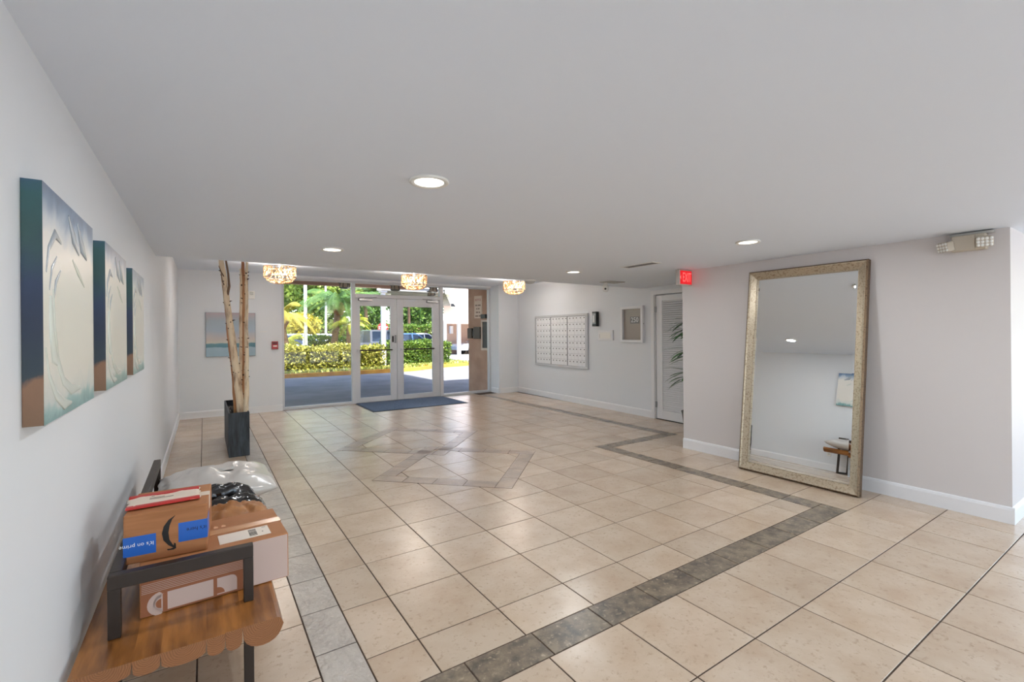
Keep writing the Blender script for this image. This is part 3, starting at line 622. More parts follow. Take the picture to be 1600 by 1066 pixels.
t = thing('key_safe', 'small black and silver key drop box on the wall above the mail slot', 'key box', MW @ Matrix.Translation((2.114, 0, 1.62)))
obj('body', MB().bbox(-.060, .060, 0, .080, 0, .295, .006), BLACKP, t, False); obj('face_plate', MB().bbox(-.052, .052, .080, .084, .05, .26, .003), STEEL, t, False); obj('lever', MB().bbox(-.02, .025, .084, .095, .08, .22, .004), mat('bright_lever', (214, 214, 214), .3), t, False)
t = thing('mail_slot', 'white outgoing mail slot plate on the right wall', 'mail slot', MW @ Matrix.Translation((1.842, 0, 1.345)))
obj('plate', MB().bbox(-.207, .207, 0, .030, 0, .195, .006), TRIM, t, False); obj('flap', MB().bbox(-.155, .155, .030, .037, .04, .155, .005), WHITEP, t, False); obj('slot_gap', MB().box(.150, .163, .030, .034, .045, .12), BLACKP, t, False)
t = thing('notice_case', 'white-framed notice case with grey backing beside the louvered door', 'notice board', MW @ Matrix.Translation((1.125, 0, 1.31)))
for nm, q in (('frame_top', (-.28, .28, .61, .66)), ('frame_bottom', (-.28, .28, 0, .05)), ('frame_side', (-.28, -.225, .05, .61)), ('frame_side', (.225, .28, .05, .61))): obj(nm, MB().bbox(q[0], q[1], 0, .055, q[2], q[3], .005), TRIM, t, False)
obj('backing', MB().box(-.225, .225, 0, .012, .05, .61), mat('taupe_felt', (166, 154, 146), .9), t, False)
obj('glass_pane', MB().quad((-.225, .042, .05), (.225, .042, .05), (.225, .042, .61), (-.225, .042, .61)), GLASS, t, False)
sg = obj('number_card', MB().box(-.165, .06, .012, .016, .345, .47), mat('grey_card', (112, 108, 112), .6), t, False)
text('number_lettering', '250', .125, Matrix.Translation((-.0525, .0165, .408)) @ Matrix(((-1, 0, 0, 0), (0, 0, 1, 0), (0, 1, 0, 0), (0, 0, 0, 1))), TEXTW, sg, False, .0004)
obj('case_lock', MB().cyl((-.285, .03, .34), (-.279, .03, .34), .009, None, 8), STEEL, t, False)
# louvered door
t = thing('door_3', 'white louvered closet door at the end of the mail wall', 'door', MW @ Matrix.Translation((.16, 0, 0))); t['kind'] = 'structure'
a0, a1 = -.435, .435
obj('stile', MB().bbox(a0, a0+.12, -.045, -.010, .012, 2.125), TRIM, t, False); obj('stile', MB().bbox(a1-.13, a1, -.045, -.010, .012, 2.125), TRIM, t, False)
obj('rail', MB().bbox(a0+.12, a1-.13, -.045, -.010, .012, .165), TRIM, t, False); obj('rail', MB().bbox(a0+.12, a1-.13, -.045, -.010, 2.03, 2.125), TRIM, t, False)
ns = 52; sl = mesh_of('slat', MB().box(a0+.12, a1-.13, -.003, .003, -.0185, .0185), TRIM)
for k in range(ns): link('slat', sl, t, Matrix.Translation((0, -.0275, .185+k*(1.83/(ns-1)))) @ Matrix.Rotation(math.radians(38), 4, 'X'))
obj('backing', MB().box(a0+.1, a1-.1, -.060, -.055, .15, 2.05), mat('closet_shade', (120, 120, 122), .8), t, False)  # dark grey sheet stands for shade, so the slat gaps read dark
for z in (.25, 1.89): obj('hinge', MB().bbox(a1-.012, a1+.02, -.012, .004, z-.05, z+.05, .003), STEEL, t, False)
struct('trim_2', MB().box(.62, .69, 0, .018, 0, 2.21).box(-.37, -.30, 0, .018, 0, 2.21).box(-.30, .62, 0, .018, 2.14, 2.21).box(.605, .62, -.15, 0, 0, 2.14).box(-.30, -.285, -.15, 0, 0, 2.14).xf(MW), TRIM, 'white casing round the louvered door')
struct('floor_threshold', MB().box(-.28, .6, -.12, .0, -.012, .006).xf(MW), BLACKP, 'dark gap strip under the louvered door')
# potted palm in the alcove behind the mirror wall
t = thing('potted_palm', 'green leafy potted plant peeking out behind the mirror wall corner', 'plant', (5.98, 4.28, 0))
obj('pot', MB().lathe([(0, .0), (.13, 0), (.17, .30), (.18, .33), (.165, .33), (.155, .29), (0, .28)], (5.98, 4.28, 0), 24), mat('dark_glazed_pot', (64, 58, 54), .4), t)
for k, (dx, dy) in enumerate(((0, 0), (.05, .03), (-.04, .04))): obj('stem', MB().tube([(5.98+dx, 4.28+dy, .28), (5.98+dx*1.4, 4.28+dy*1.4, 1.0), (5.98+dx*1.8, 4.28+dy*1.8, 1.68)], [.016, .013, .008], 8), mat('green_brown_stem', (96, 104, 60), .6), t)
LEAF = mat('glossy_dark_green_leaf', (50, 116, 38), .3, col2=(28, 74, 26), scale=8, rnd=.3)
def blade(mb, o, d, L, w, droop):
    o = Vector(o); d = Vector(d).normalized(); s_ = d.cross(Vector((0, 0, 1))).normalized(); vs = []; n_ = 6
    for k in range(n_+1):
        f = k/n_; c_ = o+d*L*f-Vector((0, 0, 1))*droop*f*f*L; ww = w*math.sin(math.pi*min(1, .12+f*.88))**.8*(1 if f < 1 else .0)
        vs += [c_-s_*ww, c_+Vector((0, 0, -.15*ww)), c_+s_*ww]
    fs = []
    for k in range(n_):
        for j in (0, 1): a = k*3+j; fs.append((a, a+1, a+4, a+3))
    return mb.add(vs, fs, 0, True)
for z in (.80, .90, 1.12, 1.22, 1.44, 1.54, 1.66):
    for k in range(13):
        an = k*.4833+random.uniform(-.1, .1)
        Lf = random.uniform(.30, .44) if math.cos(an) < .2 else random.uniform(.22, .32)
        if math.sin(an) < 0: Lf = min(Lf, .34/max(.2, -math.sin(an)))
        obj('leaf', blade(MB(), (5.98+.03*math.cos(an), 4.28+.03*math.sin(an), z+random.uniform(-.03, .03)), (math.cos(an), math.sin(an), random.uniform(.0, .35)), Lf, .034, random.uniform(.15, .6)), LEAF, t)

# ------------------------------------------------------------------ mirror
lean = math.radians(6.6); MWd, MHt, MDp = 1.135, 2.165, .065
# local x: along -Y (left to right seen from the room), local y: up the mirror, local z: out of the face
nrm = Vector((-math.cos(lean), 0, math.sin(lean))); upv = Vector((math.sin(lean), 0, math.cos(lean)))
Mm = frame((XM-.004-MHt*math.sin(lean), 2.925, .001+MDp*0), (0, -1, 0), upv)
mir = thing('floor_mirror', 'tall champagne-framed mirror leaning against the taupe wall', 'mirror', Mm)
CHAMP = mat('champagne_leaf', (186, 172, 150), .36, .6, col2=(140, 120, 98), scale=60, detail=3, lo=.5, hi=.72)
CHAMPD = mat('worn_bronze_edge', (120, 98, 76), .42, .6, col2=(70, 54, 40), scale=70, lo=.5, hi=.7)
def fside(p, q, inw):   # mitred side from corner p to q; inw = inward direction
    p, q = Vector(p), Vector(q); d = (q-p).normalized(); inw = Vector(inw)
    prof = [(0, 0, 1), (0, .050, 1), (.008, .058, 1), (.014, .064, 1), (.022, .062, 0), (.030, .054, 0), (.080, .030, 0), (.086, .031, 0), (.086, .012, 0), (.086, 0, 0)]
    vs = []; k = len(prof)
    for end, s_ in ((p, 1), (q, -1)):
        for o_, h, _ in prof: vs.append(end+inw*o_+d*o_*s_+Vector((0, 0, h)))
    g = MB()
    for i in range(k-1):
        g.add([vs[i], vs[i+1], vs[k+i+1], vs[k+i]], [(0, 1, 2, 3)], prof[i+1][2] if prof[i][2] else 0)
    g.add([vs[0], vs[k], vs[2*k-1], vs[k-1]], [(0, 1, 2, 3)], 1)
    return g
cr = [(0, 0, 0), (MWd, 0, 0), (MWd, MHt, 0), (0, MHt, 0)]; iw = [(0, 1, 0), (-1, 0, 0), (0, -1, 0), (1, 0, 0)]
for k in range(4): obj('frame_rail', fside(cr[k], cr[(k+1) % 4], iw[k]), [CHAMP, CHAMPD], mir, False)
MIRR = mat('mirror_silver', (246, 249, 250), .0, 1.0)
fi, bv = .084, .026
gl = obj('mirror_glass', MB().quad((fi+bv, fi+bv, .016), (MWd-fi-bv, fi+bv, .016), (MWd-fi-bv, MHt-fi-bv, .016), (fi+bv, MHt-fi-bv, .016)), MIRR, mir, False)
be = MB(); a = [(fi, fi), (MWd-fi, fi), (MWd-fi, MHt-fi), (fi, MHt-fi)]; b_ = [(fi+bv, fi+bv), (MWd-fi-bv, fi+bv), (MWd-fi-bv, MHt-fi-bv), (fi+bv, MHt-fi-bv)]
for k in range(4):
    j = (k+1) % 4; be.quad((*a[k], .0135), (*a[j], .0135), (*b_[j], .016), (*b_[k], .016))
obj('bevel', be, MIRR, gl, False)
obj('backing', MB().box(.03, MWd-.03, .03, MHt-.03, .0, .010), mat('brown_backing', (110, 92, 72), .8), mir, False)
#PART3
# ------------------------------------------------------------------ ceiling fixtures
LENS = mat('warm_lit_lens', (255, 246, 228), .4, emit=3.0)
def lamp(name, kind, loc, power, size, col, spread=None):
    l = bpy.data.lights.new(name, kind); l.energy = power; l.color = col
    if kind == 'AREA':
        l.shape = 'DISK'; l.size = size
        if spread: l.spread = math.radians(spread)
    else: l.shadow_soft_size = size
    o = bpy.data.objects.new(name, l); C.objects.link(o); o.location = loc; return o
def downlight(x, y, label, seen_=True):
    t = thing('downlight', label, 'ceiling light', (x, y, ZC-.012), 'recessed downlights')
    obj('trim_ring', MB().lathe([(.098, .012), (.101, .004), (.096, -.001), (.076, .001), (.072, .010)], (0, 0, 0), 40), WHITEP, t, False)
    obj('lens', MB().lathe([(.0735, .0035), (.04, .0025), (0, .002)], (0, 0, 0), 40), LENS, t, False)
    l = lamp('downlight_bulb', 'AREA', (x, y, ZC-.016), DOWNLIGHT_W, .14, (.93, .97, 1.0)); l.parent = t; l.matrix_parent_inverse = WM[t].inverted()
downlight(.965, 2.235, 'round ceiling downlight nearest the camera with a wide white ring')
downlight(.980, 4.480, 'round ceiling downlight farther left, before the raised ceiling')
downlight(3.963, 2.280, 'round ceiling downlight left of the leaning mirror top')
downlight(3.950, 4.585, 'round ceiling downlight near the ceiling vent and mail wall')
downlight(.965, 0.0, 'ceiling downlight behind the camera on the left'); downlight(3.96, 0.0, 'ceiling downlight behind the camera on the right')
downlight(.965, -2.2, 'rearmost ceiling downlight on the left'); downlight(3.96, -2.2, 'rearmost ceiling downlight on the right'); downlight(7.0, -1.2, 'ceiling downlight in the side hall')
# vent
t = thing('ceiling_vent', 'slotted grey linear air vent in the ceiling', 'vent', (4.24, 3.75, ZC))
VG = mat('vent_dark', (92, 90, 88), .6)
obj('frame', MB().box(-.085, .065, -.265, -.245, -.008, 0).box(-.085, .065, .205, .225, -.008, 0).box(-.085, -.070, -.245, .205, -.008, 0).box(.050, .065, -.245, .205, -.008, 0), WHITEP, t, False)
obj('duct', MB().box(-.07, .05, -.245, .205, -.003, -.001), VG, t, False)
for k in range(4): obj('louver', MB().box(-.062+k*.031, -.058+k*.031, -.245, .205, -.007, -.002), mat('vent_grey', (150, 148, 146), .5), t, False)
# camera on a plate
t = thing('security_camera', 'white dome security camera on a ceiling plate before the mail wall', 'camera', (5.22, 5.30, ZC))
obj('plate', MB().bbox(-.10, .22, -.20, .03, -.012, 0, .004), mat('grey_plate', (176, 175, 172), .5), t, False)
obj('neck', MB().cyl((0, 0, -.012), (0, 0, -.05), .03, .035, 14), WHITEP, t, False)
obj('body', MB().lathe([(.0, -.155), (.03, -.150), (.048, -.125), (.052, -.09), (.045, -.05), (0, -.045)], (0, 0, 0), 20), WHITEP, t, False)
obj('lens', MB().cyl((-.035, -.03, -.105), (-.047, -.042, -.110), .016, None, 12), mat('camera_lens', (60, 58, 54), .1), t, False)
t = thing('smoke_detector', 'round white smoke detector at the edge of the lowered ceiling', 'detector', (4.03, 5.66, ZC))
obj('base', MB().lathe([(.085, 0), (.088, -.010), (.082, -.014)], (0, 0, 0), 28), WHITEP, t, False)
obj('cover', MB().lathe([(.080, -.012), (.078, -.028), (.060, -.046), (.03, -.054), (0, -.055)], (0, 0, 0), 28), mat('detector_grey', (188, 187, 184), .5), t, False)
# chandeliers: woven drum and dome
WEAVE = mat('gold_capiz_weave', (222, 180, 132), .35, .15, rnd=.15); BULB = mat('bulb_glow', (255, 226, 180), .4, emit=1.6)
def chandelier(x, y, label):
    t = thing('woven_chandelier', label, 'chandelier', (x, y, ZU), 'woven drum lights over the entrance')
    obj('canopy', MB().lathe([(0, 0), (.07, 0), (.07, -.02), (.02, -.03), (.012, -.12), (0, -.12)], (0, 0, 0), 18), BLACKM, t, False)
    R0, zt, zb, zd = .235, -.10, -.268, -.365
    for z in (zt, zb): obj('rim', MB().lathe([(R0-.004, z-.005), (R0+.006, z-.005), (R0+.006, z+.005), (R0-.004, z+.005), (R0-.004, z-.005)], (0, 0, 0), 36), mat('dark_gold_rim', (120, 88, 60), .4, .5), t, False)
    g = MB()
    for k in range(210):
        a = random.uniform(0, 6.283); da = random.choice((-1, 1))*random.uniform(.10, .24); z0 = random.uniform(zb, zt-.02); z1 = min(zt, z0+random.uniform(.04, .10)); pts = []
        for i in range(4): f = i/3; pts.append((R0*math.cos(a+da*f), R0*math.sin(a+da*f), z0+(z1-z0)*f))
        g.tube(pts, .0065, 4, 0, False)
    obj('drum', g, WEAVE, t, False)
    g = MB()
    for k in range(170):
        a = random.uniform(0, 6.283); p0 = random.uniform(0, .95); da = random.uniform(-.5, .5); p1 = min(1.05, p0+random.uniform(.1, .35)); pts = []
        for i in range(4):
            f = p0+(p1-p0)*i/3; rr = (R0-.02)*math.cos(min(1.5, f*1.45)); pts.append((rr*math.cos(a+da*i/3), rr*math.sin(a+da*i/3), zb-.005-(zb-zd)*math.sin(min(1.5, f*1.45))))
        g.tube(pts, .0045, 4, 0, False)
    obj('dome', g, WEAVE, t, False)
    for k in range(3):
        a = k*2.094; obj('bulb', MB().ball((.09*math.cos(a), .09*math.sin(a), -.19), .032, 12), BULB, t, False)
    u_ = lamp('added_ceiling_fill', 'AREA', (x, y, ZU-.105), 62.0, .36, (1, .95, .88)); u_.rotation_euler = (math.pi, 0, 0); u_.parent = t; u_.matrix_parent_inverse = WM[t].inverted()  # made-up upward lamp, added to brighten the raised ceiling and entrance walls
    l = lamp('chandelier_bulb', 'POINT', (x, y, ZU-.2), CHANDELIER_W, .05, (1, .93, .83)); l.parent = t; l.matrix_parent_inverse = WM[t].inverted()
chandelier(1.03, 8.4, 'woven gold drum ceiling light above the birch poles, leftmost'); chandelier(3.305, 8.4, 'woven gold drum ceiling light above the glass doors'); chandelier(5.56, 8.4, 'woven gold drum ceiling light nearest the mail wall')
# exit sign
t = thing('exit_sign', 'red and white exit sign projecting from the mirror wall corner', 'exit sign', (5.03, 3.73, 2.08))
obj('housing', MB().bbox(-.125, .129, -.025, .03, 0, .195, .006), mat('beige_sign_housing', (190, 182, 176), .5), t, False)
obj('face', MB().box(-.105, .118, -.028, -.025, .015, .182), mat('red_lit_face', (214, 22, 32), .4, emit=.55), t, False)
obj('canopy', MB().bbox(-.10, .128, -.015, .02, .195, .2026, .002), mat('beige_sign_housing', (190, 182, 176)), t, False)
EM = mat('lit_sign_letter', (255, 120, 116), .5, emit=.6)
text('exit_lettering', 'EXIT', .165, Matrix.Translation((.022, -.0285, .095)) @ FX, EM, t, False, .0006, sx=.50)
obj('arrow', MB().add([(-.112, -.0292, .098), (-.09, -.0292, .128), (-.09, -.0292, .068)], [(0, 2, 1)]), EM, t, False)
# emergency light
t = thing('emergency_light', 'beige twin-head emergency light high on the mirror wall', 'emergency light', (XM, 1.13, 2.13))
BEI = mat('beige_plastic', (196, 186, 170), .5); LED = mat('clear_led_lens', (236, 236, 232), .15)
obj('body', MB().bbox(-.075, 0, -.12, .085, .0, .125, .008), BEI, t, False); obj('cover', MB().bbox(-.082, -.075, -.06, .080, .004, .121, .004), BEI, t, False)
obj('mount', MB().bbox(-.05, 0, -.16, .10, .125, .145, .004), mat('grey_mount', (186, 186, 182), .5), t, False)
for (yy, ang, zz) in ((.115, 32, .045), (-.115, -14, .055)):
    M_ = Matrix.Translation((-.085, yy, zz)) @ Matrix.Rotation(math.radians(-ang), 4, 'Z') @ Matrix.Rotation(math.radians(-12), 4, 'Y')
    hd = obj('lamp_head', MB().bbox(-.03, .03, -.05, .05, -.04, .04, .012).xf(M_), BEI, t, False)
    g = MB()
    for i in range(4):
        for j in range(3): g.ball((-.032, -.036+i*.024, -.025+j*.025), .0115, 8, 0, (.5, 1, 1))
    obj('led_lens', g.xf(M_), LED, hd, False)

# ------------------------------------------------------------------ outside
ASPH = mat('grey_asphalt', (132, 130, 134), .85, col2=(112, 110, 114), scale=1.2, detail=8, bump=.15, bscale=60, rndoff=False)
struct('ground_road', MB().box(-40, 70, 10.78, 120, -.35, -.09), ASPH, 'grey asphalt drive outside the entrance')
GRASSM = mat('dry_green_grass', (150, 160, 78), .9, col2=(196, 190, 120), scale=6)
struct('ground_lawn', MB().prism([(-30, 19.15), (6.6, 19.15), (7.6, 19.35), (9.0, 20.25), (11.0, 20.75), (30, 20.9), (30, 23.0), (-30, 23.0)], -.2, -.0), GRASSM, 'grass strip behind the yellow curb')
cp = [(-30, 18.98), (6.6, 18.98), (7.6, 19.18), (9.0, 20.08), (11.0, 20.58), (30, 20.72)]
g = MB()
for (x0, y0), (x1, y1) in zip(cp[:-1], cp[1:]):
    d = Vector((x1-x0, y1-y0)).normalized(); nn = Vector((-d.y, d.x))*.18
    g.prism([(x0, y0), (x1, y1), (x1+nn.x, y1+nn.y), (x0+nn.x, y0+nn.y)], -.12, .06)
CURB = mat('yellow_curb_paint', (214, 160, 64), .7, col2=(190, 132, 56), scale=3)
t = obj('yellow_curb', g, CURB); tag(t, 'long yellow-painted curb along the drive', 'curb')
# entrance canopy, pink pier
PINK = mat('pink_stucco', (196, 160, 138), .85, col2=(178, 142, 122), scale=3, bump=.4, bscale=60)
cn = thing('entrance_canopy', 'flat pinkish canopy over the drive outside the doors', 'canopy', (1.0, 14, 3.25)); obj('soffit', MB().box(-7, 6.9, 10.52, 17.2, 3.32, 3.55), mat('canopy_soffit', (205, 184, 166), .8), cn); obj('fascia', MB().box(-7, 6.95, 17.2, 17.45, 3.22, 3.75).box(6.7, 6.95, 10.52, 17.2, 3.22, 3.75), PINK, cn)
struct('wall_outside', MB().box(-8, 1.27, 10.5, 10.75, -.1, 3.4).box(6.14, 20, 11.25, 11.4, -.1, 6).box(1.27, 6.14, 10.5, 10.7, 2.67, 3.4).box(-8, 20, 10.5, 10.75, 3.4, 6), PINK, 'pink stucco outer face of the building')
struct('wall_pier', MB().prism([(6.135, 10.46), (5.92, 11.18), (5.96, 11.24), (6.7, 11.30), (6.7, 10.46)], -.09, 3.3), PINK, 'pink stucco pier outside the right sidelight')
pd = Vector((-.2862, .9582)); pn = Vector((-.9582, -.2862))
MP = Matrix(((pd.x, pn.x, 0, 6.135), (pd.y, pn.y, 0, 10.46), (0, 0, 1, 0), (0, 0, 0, 1)))    # x along the pier, y out of it
def pier(name, label, cat, x, z): return thing(name, label, cat, MP @ Matrix.Translation((x, 0, z)))
t = pier('notice_sign', 'cream notice sign with red heading on the pink pier', 'sign', .37, 1.90)
obj('board', MB().bbox(-.14, .14, 0, .02, 0, .59, .004), mat('cream_sign', (226, 204, 188), .6), t, False)
RX_ = Matrix(((-1, 0, 0, 0), (0, 0, 1, 0), (0, 1, 0, 0), (0, 0, 0, 1)))
text('sign_heading', 'NOTICE', .085, Matrix.Translation((0, .0205, .48)) @ RX_, mat('sign_red', (176, 44, 40), .6), t, False, .0005, sx=.72)
for z, ws in ((.34, (.07, .10)), (.25, (.04, .06)), (.155, (.08, .05)), (.06, (.11, .07))):      # lines too small to read in the photograph
    g = MB(); x = sum(ws)/2+.01
    for w_ in ws: g.box(x-w_, x, .020, .0206, z-.018, z+.018); x -= w_+.02
    tag(obj('sign_print', g, mat('sign_brown', (140, 112, 98), .6), t, False), kind='stuff')
t = pier('wall_lamp', 'small black fitting above the notice frame on the pier', 'lamp', .13, 1.89)
obj('box', MB().bbox(-.085, .075, 0, .10, 0, .105, .006), BLACKP, t, False); obj('arm', MB().bbox(.07, .10, .02, .05, -.01, .03, .004), STEEL, t, False)
t = pier('notice_cabinet', 'tall black notice board in a cream frame on the pier', 'notice board', .11, 1.06)
for nm, q in (('frame_top', (-.125, .14, .74, .79)), ('frame_bottom', (-.125, .14, 0, .06)), ('frame_side', (-.125, -.10, .06, .74)), ('frame_side', (.105, .14, .06, .74))): obj(nm, MB().bbox(q[0], q[1], 0, .04, q[2], q[3], .004), mat('cream_frame', (214, 196, 184), .5), t, False)
obj('board', MB().box(-.10, .105, 0, .015, .06, .74), mat('charcoal_board', (48, 44, 44), .4), t, False)
t = pier('intercom', 'pair of dark brown intercom boxes on the pink pier', 'intercom', .50, 1.36)
DB = mat('dark_brown_metal', (74, 60, 50), .45, .3); obj('keypad', MB().bbox(.07, .235, 0, .06, .01, .28, .006), DB, t, False); obj('speaker', MB().bbox(-.24, -.005, 0, .07, 0, .31, .006), DB, t, False)
obj('card_reader', MB().bbox(.0, .065, 0, .04, .06, .22, .004), BLACKP, t, False); obj('plate', MB().box(.0, .065, 0, .01, .02, .27), WHITEP, t, False)
# lanterns under the canopy
LG = mat('lantern_glass', (206, 190, 168), .2)
def lantern(x, y, label):
    t = thing('ceiling_lantern', label, 'lantern', (x, y, 3.32), 'black lanterns under the canopy')
    obj('stem', MB().cyl((0, 0, 0), (0, 0, -.40), .012, None, 8), BLACKP, t, False); obj('cap', MB().lathe([(0, -.38), (.05, -.39), (.165, -.43), (.17, -.445), (0, -.445)], (0, 0, 0), 6, 0, False), BLACKP, t, False)
    obj('glass', MB().lathe([(.10, -.445), (.125, -.56)], (0, 0, 0), 6, 0, False), LG, t, False)
    for k in range(6):
        a = k*math.pi/3; obj('bar', MB().tube([(.11*math.cos(a), .11*math.sin(a), -.44), (.135*math.cos(a), .135*math.sin(a), -.565)], .009, 5), BLACKP, t, False)
    obj('base', MB().lathe([(0, -.56), (.145, -.56), (.14, -.58), (.04, -.60), (0, -.60)], (0, 0, 0), 6, 0, False), BLACKP, t, False)
lantern(3.15, 13.0, 'black canopy lantern seen over the left sidelight'); lantern(4.55, 13.0, 'black canopy lantern left of centre in the transom'); lantern(5.72, 13.0, 'black canopy lantern at the right end of the transom'); lantern(6.22, 14.3, 'black canopy lantern at the edge of the right sidelight')

# foliage ----------------------------------------------------------
def leafmat(name, cols_, trans=True, rough=.45):
    """leaf colour varies from leaf to leaf through a per-leaf random attribute"""
    if name in MC: return MC[name]
    m = mat(name, cols_[0], rough); n = m.node_tree.nodes; L = m.node_tree.links; b = n['Principled BSDF']
    g = n.new('ShaderNodeNewGeometry'); r = n.new('ShaderNodeValToRGB'); e = r.color_ramp.elements
    e[0].color = (*lin(cols_[0]), 1); e[1].color = (*lin(cols_[-1]), 1)
    for i, c_ in enumerate(cols_[1:-1]): x = e.new((i+1)/(len(cols_)-1)); x.color = (*lin(c_), 1)
    L.new(g.outputs['Random Per Island'], r.inputs['Fac']); L.new(r.outputs['Color'], b.inputs['Base Color'])
    tl = n.new('ShaderNodeBsdfTranslucent'); mx = n.new('ShaderNodeMixShader'); mx.inputs[0].default_value = .3
    L.new(r.outputs['Color'], tl.inputs['Color']); L.new(b.outputs[0], mx.inputs[1]); L.new(tl.outputs[0], mx.inputs[2]); L.new(mx.outputs[0], n['Material Output'].inputs['Surface'])
    return m
def leaves(pts, size, up=.35):
    """pointed leaf quads at the given points, numpy -> (verts, faces)"""
    n = len(pts); d = rng.normal(size=(n, 3)); d[:, 2] += up; d /= np.linalg.norm(d, axis=1)[:, None]
    s_ = np.cross(d, rng.normal(size=(n, 3))); s_ /= np.linalg.norm(s_, axis=1)[:, None]
    L = (size*rng.uniform(.6, 1.3, n))[:, None]; w = L*.32
    a = pts; b = pts+d*L*.5+s_*w; c = pts+d*L; e = pts+d*L*.5-s_*w
    v = np.stack([a, b, c, e], 1).reshape(-1, 3); f = np.arange(4*n).reshape(n, 4)
    return v, f
def leafmesh(name, v, f, m, parent):
    inv = WM[parent].inverted(); v = v+np.array(inv.translation)
    me = bpy.data.meshes.new(name); me.vertices.add(len(v)); me.vertices.foreach_set('co', v.astype(np.float32).ravel())
    me.loops.add(f.size); me.loops.foreach_set('vertex_index', f.astype(np.int32).ravel()); me.polygons.add(len(f)); me.polygons.foreach_set('loop_start', (np.arange(len(f))*4).astype(np.int32))
    me.update(calc_edges=True); me.materials.append(m); return link(name, me, parent)
HEDGE = leafmat('yellow_green_hedge', [(74, 84, 32), (140, 142, 50), (176, 170, 70), (206, 196, 96), (104, 116, 40)])
HEDGE2 = leafmat('green_hedge', [(52, 84, 30), (98, 132, 46), (140, 160, 66), (72, 104, 36)])
TWIG = mat('hedge_twig', (86, 72, 44), .9)
def hedge(name, label, x0, x1, y0, y1, h, m, n, group, size=.11):
    t = thing(name, label, 'hedge', ((x0+x1)/2, (y0+y1)/2, 0), group)
    u = rng.uniform(size=(n, 3)); p_ = np.empty((n, 3)); p_[:, 0] = x0+(x1-x0)*u[:, 0]; p_[:, 1] = y0+(y1-y0)*u[:, 1]; p_[:, 2] = .10+(h-.10)*u[:, 2]
    k = rng.uniform(size=n); top = k < .35; fr = (k >= .35) & (k < .85)
    p_[top, 2] = h+.06*np.sin(p_[top, 0]*3)+rng.normal(size=top.sum())*.04; p_[fr, 1] = y0+rng.normal(size=fr.sum())*.06
    v, f = leaves(p_, size); leafmesh('foliage', v, f, m, t)
    obj('branches', MB().box(x0+.12, x1-.12, y0+.18, y1-.12, .05, h-.14), TWIG, t)
    return t
hedge('clipped_hedge', 'long yellow-green clipped hedge behind the curb, left of the post', -6, 6.42, 19.75, 20.9, .97, HEDGE, 26000, 'hedges along the drive')
hedge('clipped_hedge', 'short green hedge right of the white post', 7.0, 10.1, 21.0, 22.3, 1.08, HEDGE2, 9000, 'hedges along the drive')
hedge('clipped_hedge', 'low green shrub row between the parked cars', 4.2, 6.1, 24.6, 25.4, 1.32, HEDGE2, 3500, 'hedges along the drive')
hedge('clipped_hedge', 'tall far hedge behind the parked cars', -8, 22, 39.6, 40.6, 2.2, HEDGE2, 16000, 'hedges along the drive', .2)
# grass tufts along the curb: nobody could count them
gp = np.column_stack([rng.uniform(-2, 11, 5000), rng.uniform(19.2, 20.6, 5000), np.zeros(5000)]); gp[:, 1] += np.clip(gp[:, 0]-7, 0, 3)*.45
gt = thing('grass_tufts', 'pale dry grass and leaf litter along the yellow curb', 'grass', (4, 19.8, 0)); v, f = leaves(gp, .16, 2.2); tag(leafmesh('blades', v, f, leafmat('pale_grass', [(150, 164, 70), (206, 198, 120), (120, 140, 60)]), gt), kind='stuff'); gt['kind'] = 'stuff'
# palms
PALMT = mat('palm_trunk', (126, 98, 74), .9, col2=(92, 68, 50), scale=5, stretch=(1, 1, 5), bump=.6, bscale=8); PALMB = mat('palm_brown_skirt', (120, 76, 44), .9, col2=(86, 52, 32), scale=9)
def frond(mb, o, az, L, rise, droop, wl=.24, nl=30):
    o = Vector(o); hd = Vector((math.cos(az), math.sin(az), 0)); sd = Vector((-math.sin(az), math.cos(az), 0)); pts = []
    for k in range(nl+1):
        f = k/nl; pts.append(o+hd*L*f*(1-.15*f)+Vector((0, 0, rise*L*f-droop*L*f*f)))
    mb.tube(pts, [.02*(1-k/nl)+.004 for k in range(nl+1)], 4, 0, False)
    for k in range(2, nl+1):
        f = k/nl; w = wl*L*math.sin(math.pi*min(.98, .15+.8*f))**.7; t_ = (pts[k]-pts[k-1]).normalized()
        for s_ in (-1, 1):
            tip = pts[k]+sd*s_*w*.75+t_*w*.5-Vector((0, 0, w*.55)); q = t_*.016
            mb.add([pts[k]-q, pts[k]+q, tip+t_*.005, tip-t_*.005], [(0, 1, 2, 3)])
def palm(label, b, top, r0, nf, L, m, seed, skirt=True, droop=.75):
    random.seed(seed); t = thing('palm_tree', label, 'palm', b, 'palms beyond the drive'); b, top = Vector(b), Vector(top)
    obj('trunk', MB().tube([b, b.lerp(top, .35)+Vector((.03, 0, 0)), b.lerp(top, .7), top], [r0*1.25, r0, r0*.9, r0*.95], 10), PALMT, t)
    if skirt: obj('boot_skirt', MB().tube([top-Vector((0, 0, .55)), top-Vector((0, 0, .25)), top+Vector((0, 0, .1))], [r0*1.1, r0*1.9, r0*1.1], 10), PALMB, t)
    for k in range(nf):
        g_ = MB(); frond(g_, top+Vector((0, 0, .08)), k*2.4+random.uniform(-.25, .25), L*random.uniform(.8, 1.15), random.uniform(.25, 1.05), droop*random.uniform(.8, 1.25)); obj('frond', g_, m, t)
PGREEN = mat('palm_frond_green', (104, 136, 62), .4, col2=(72, 108, 44), scale=2, rnd=.3); PYEL = mat('palm_frond_yellow', (178, 176, 46), .45, col2=(148, 158, 48), scale=2, rnd=.2); PGOLD = mat('palm_frond_gold', (176, 160, 58), .45, rnd=.2)
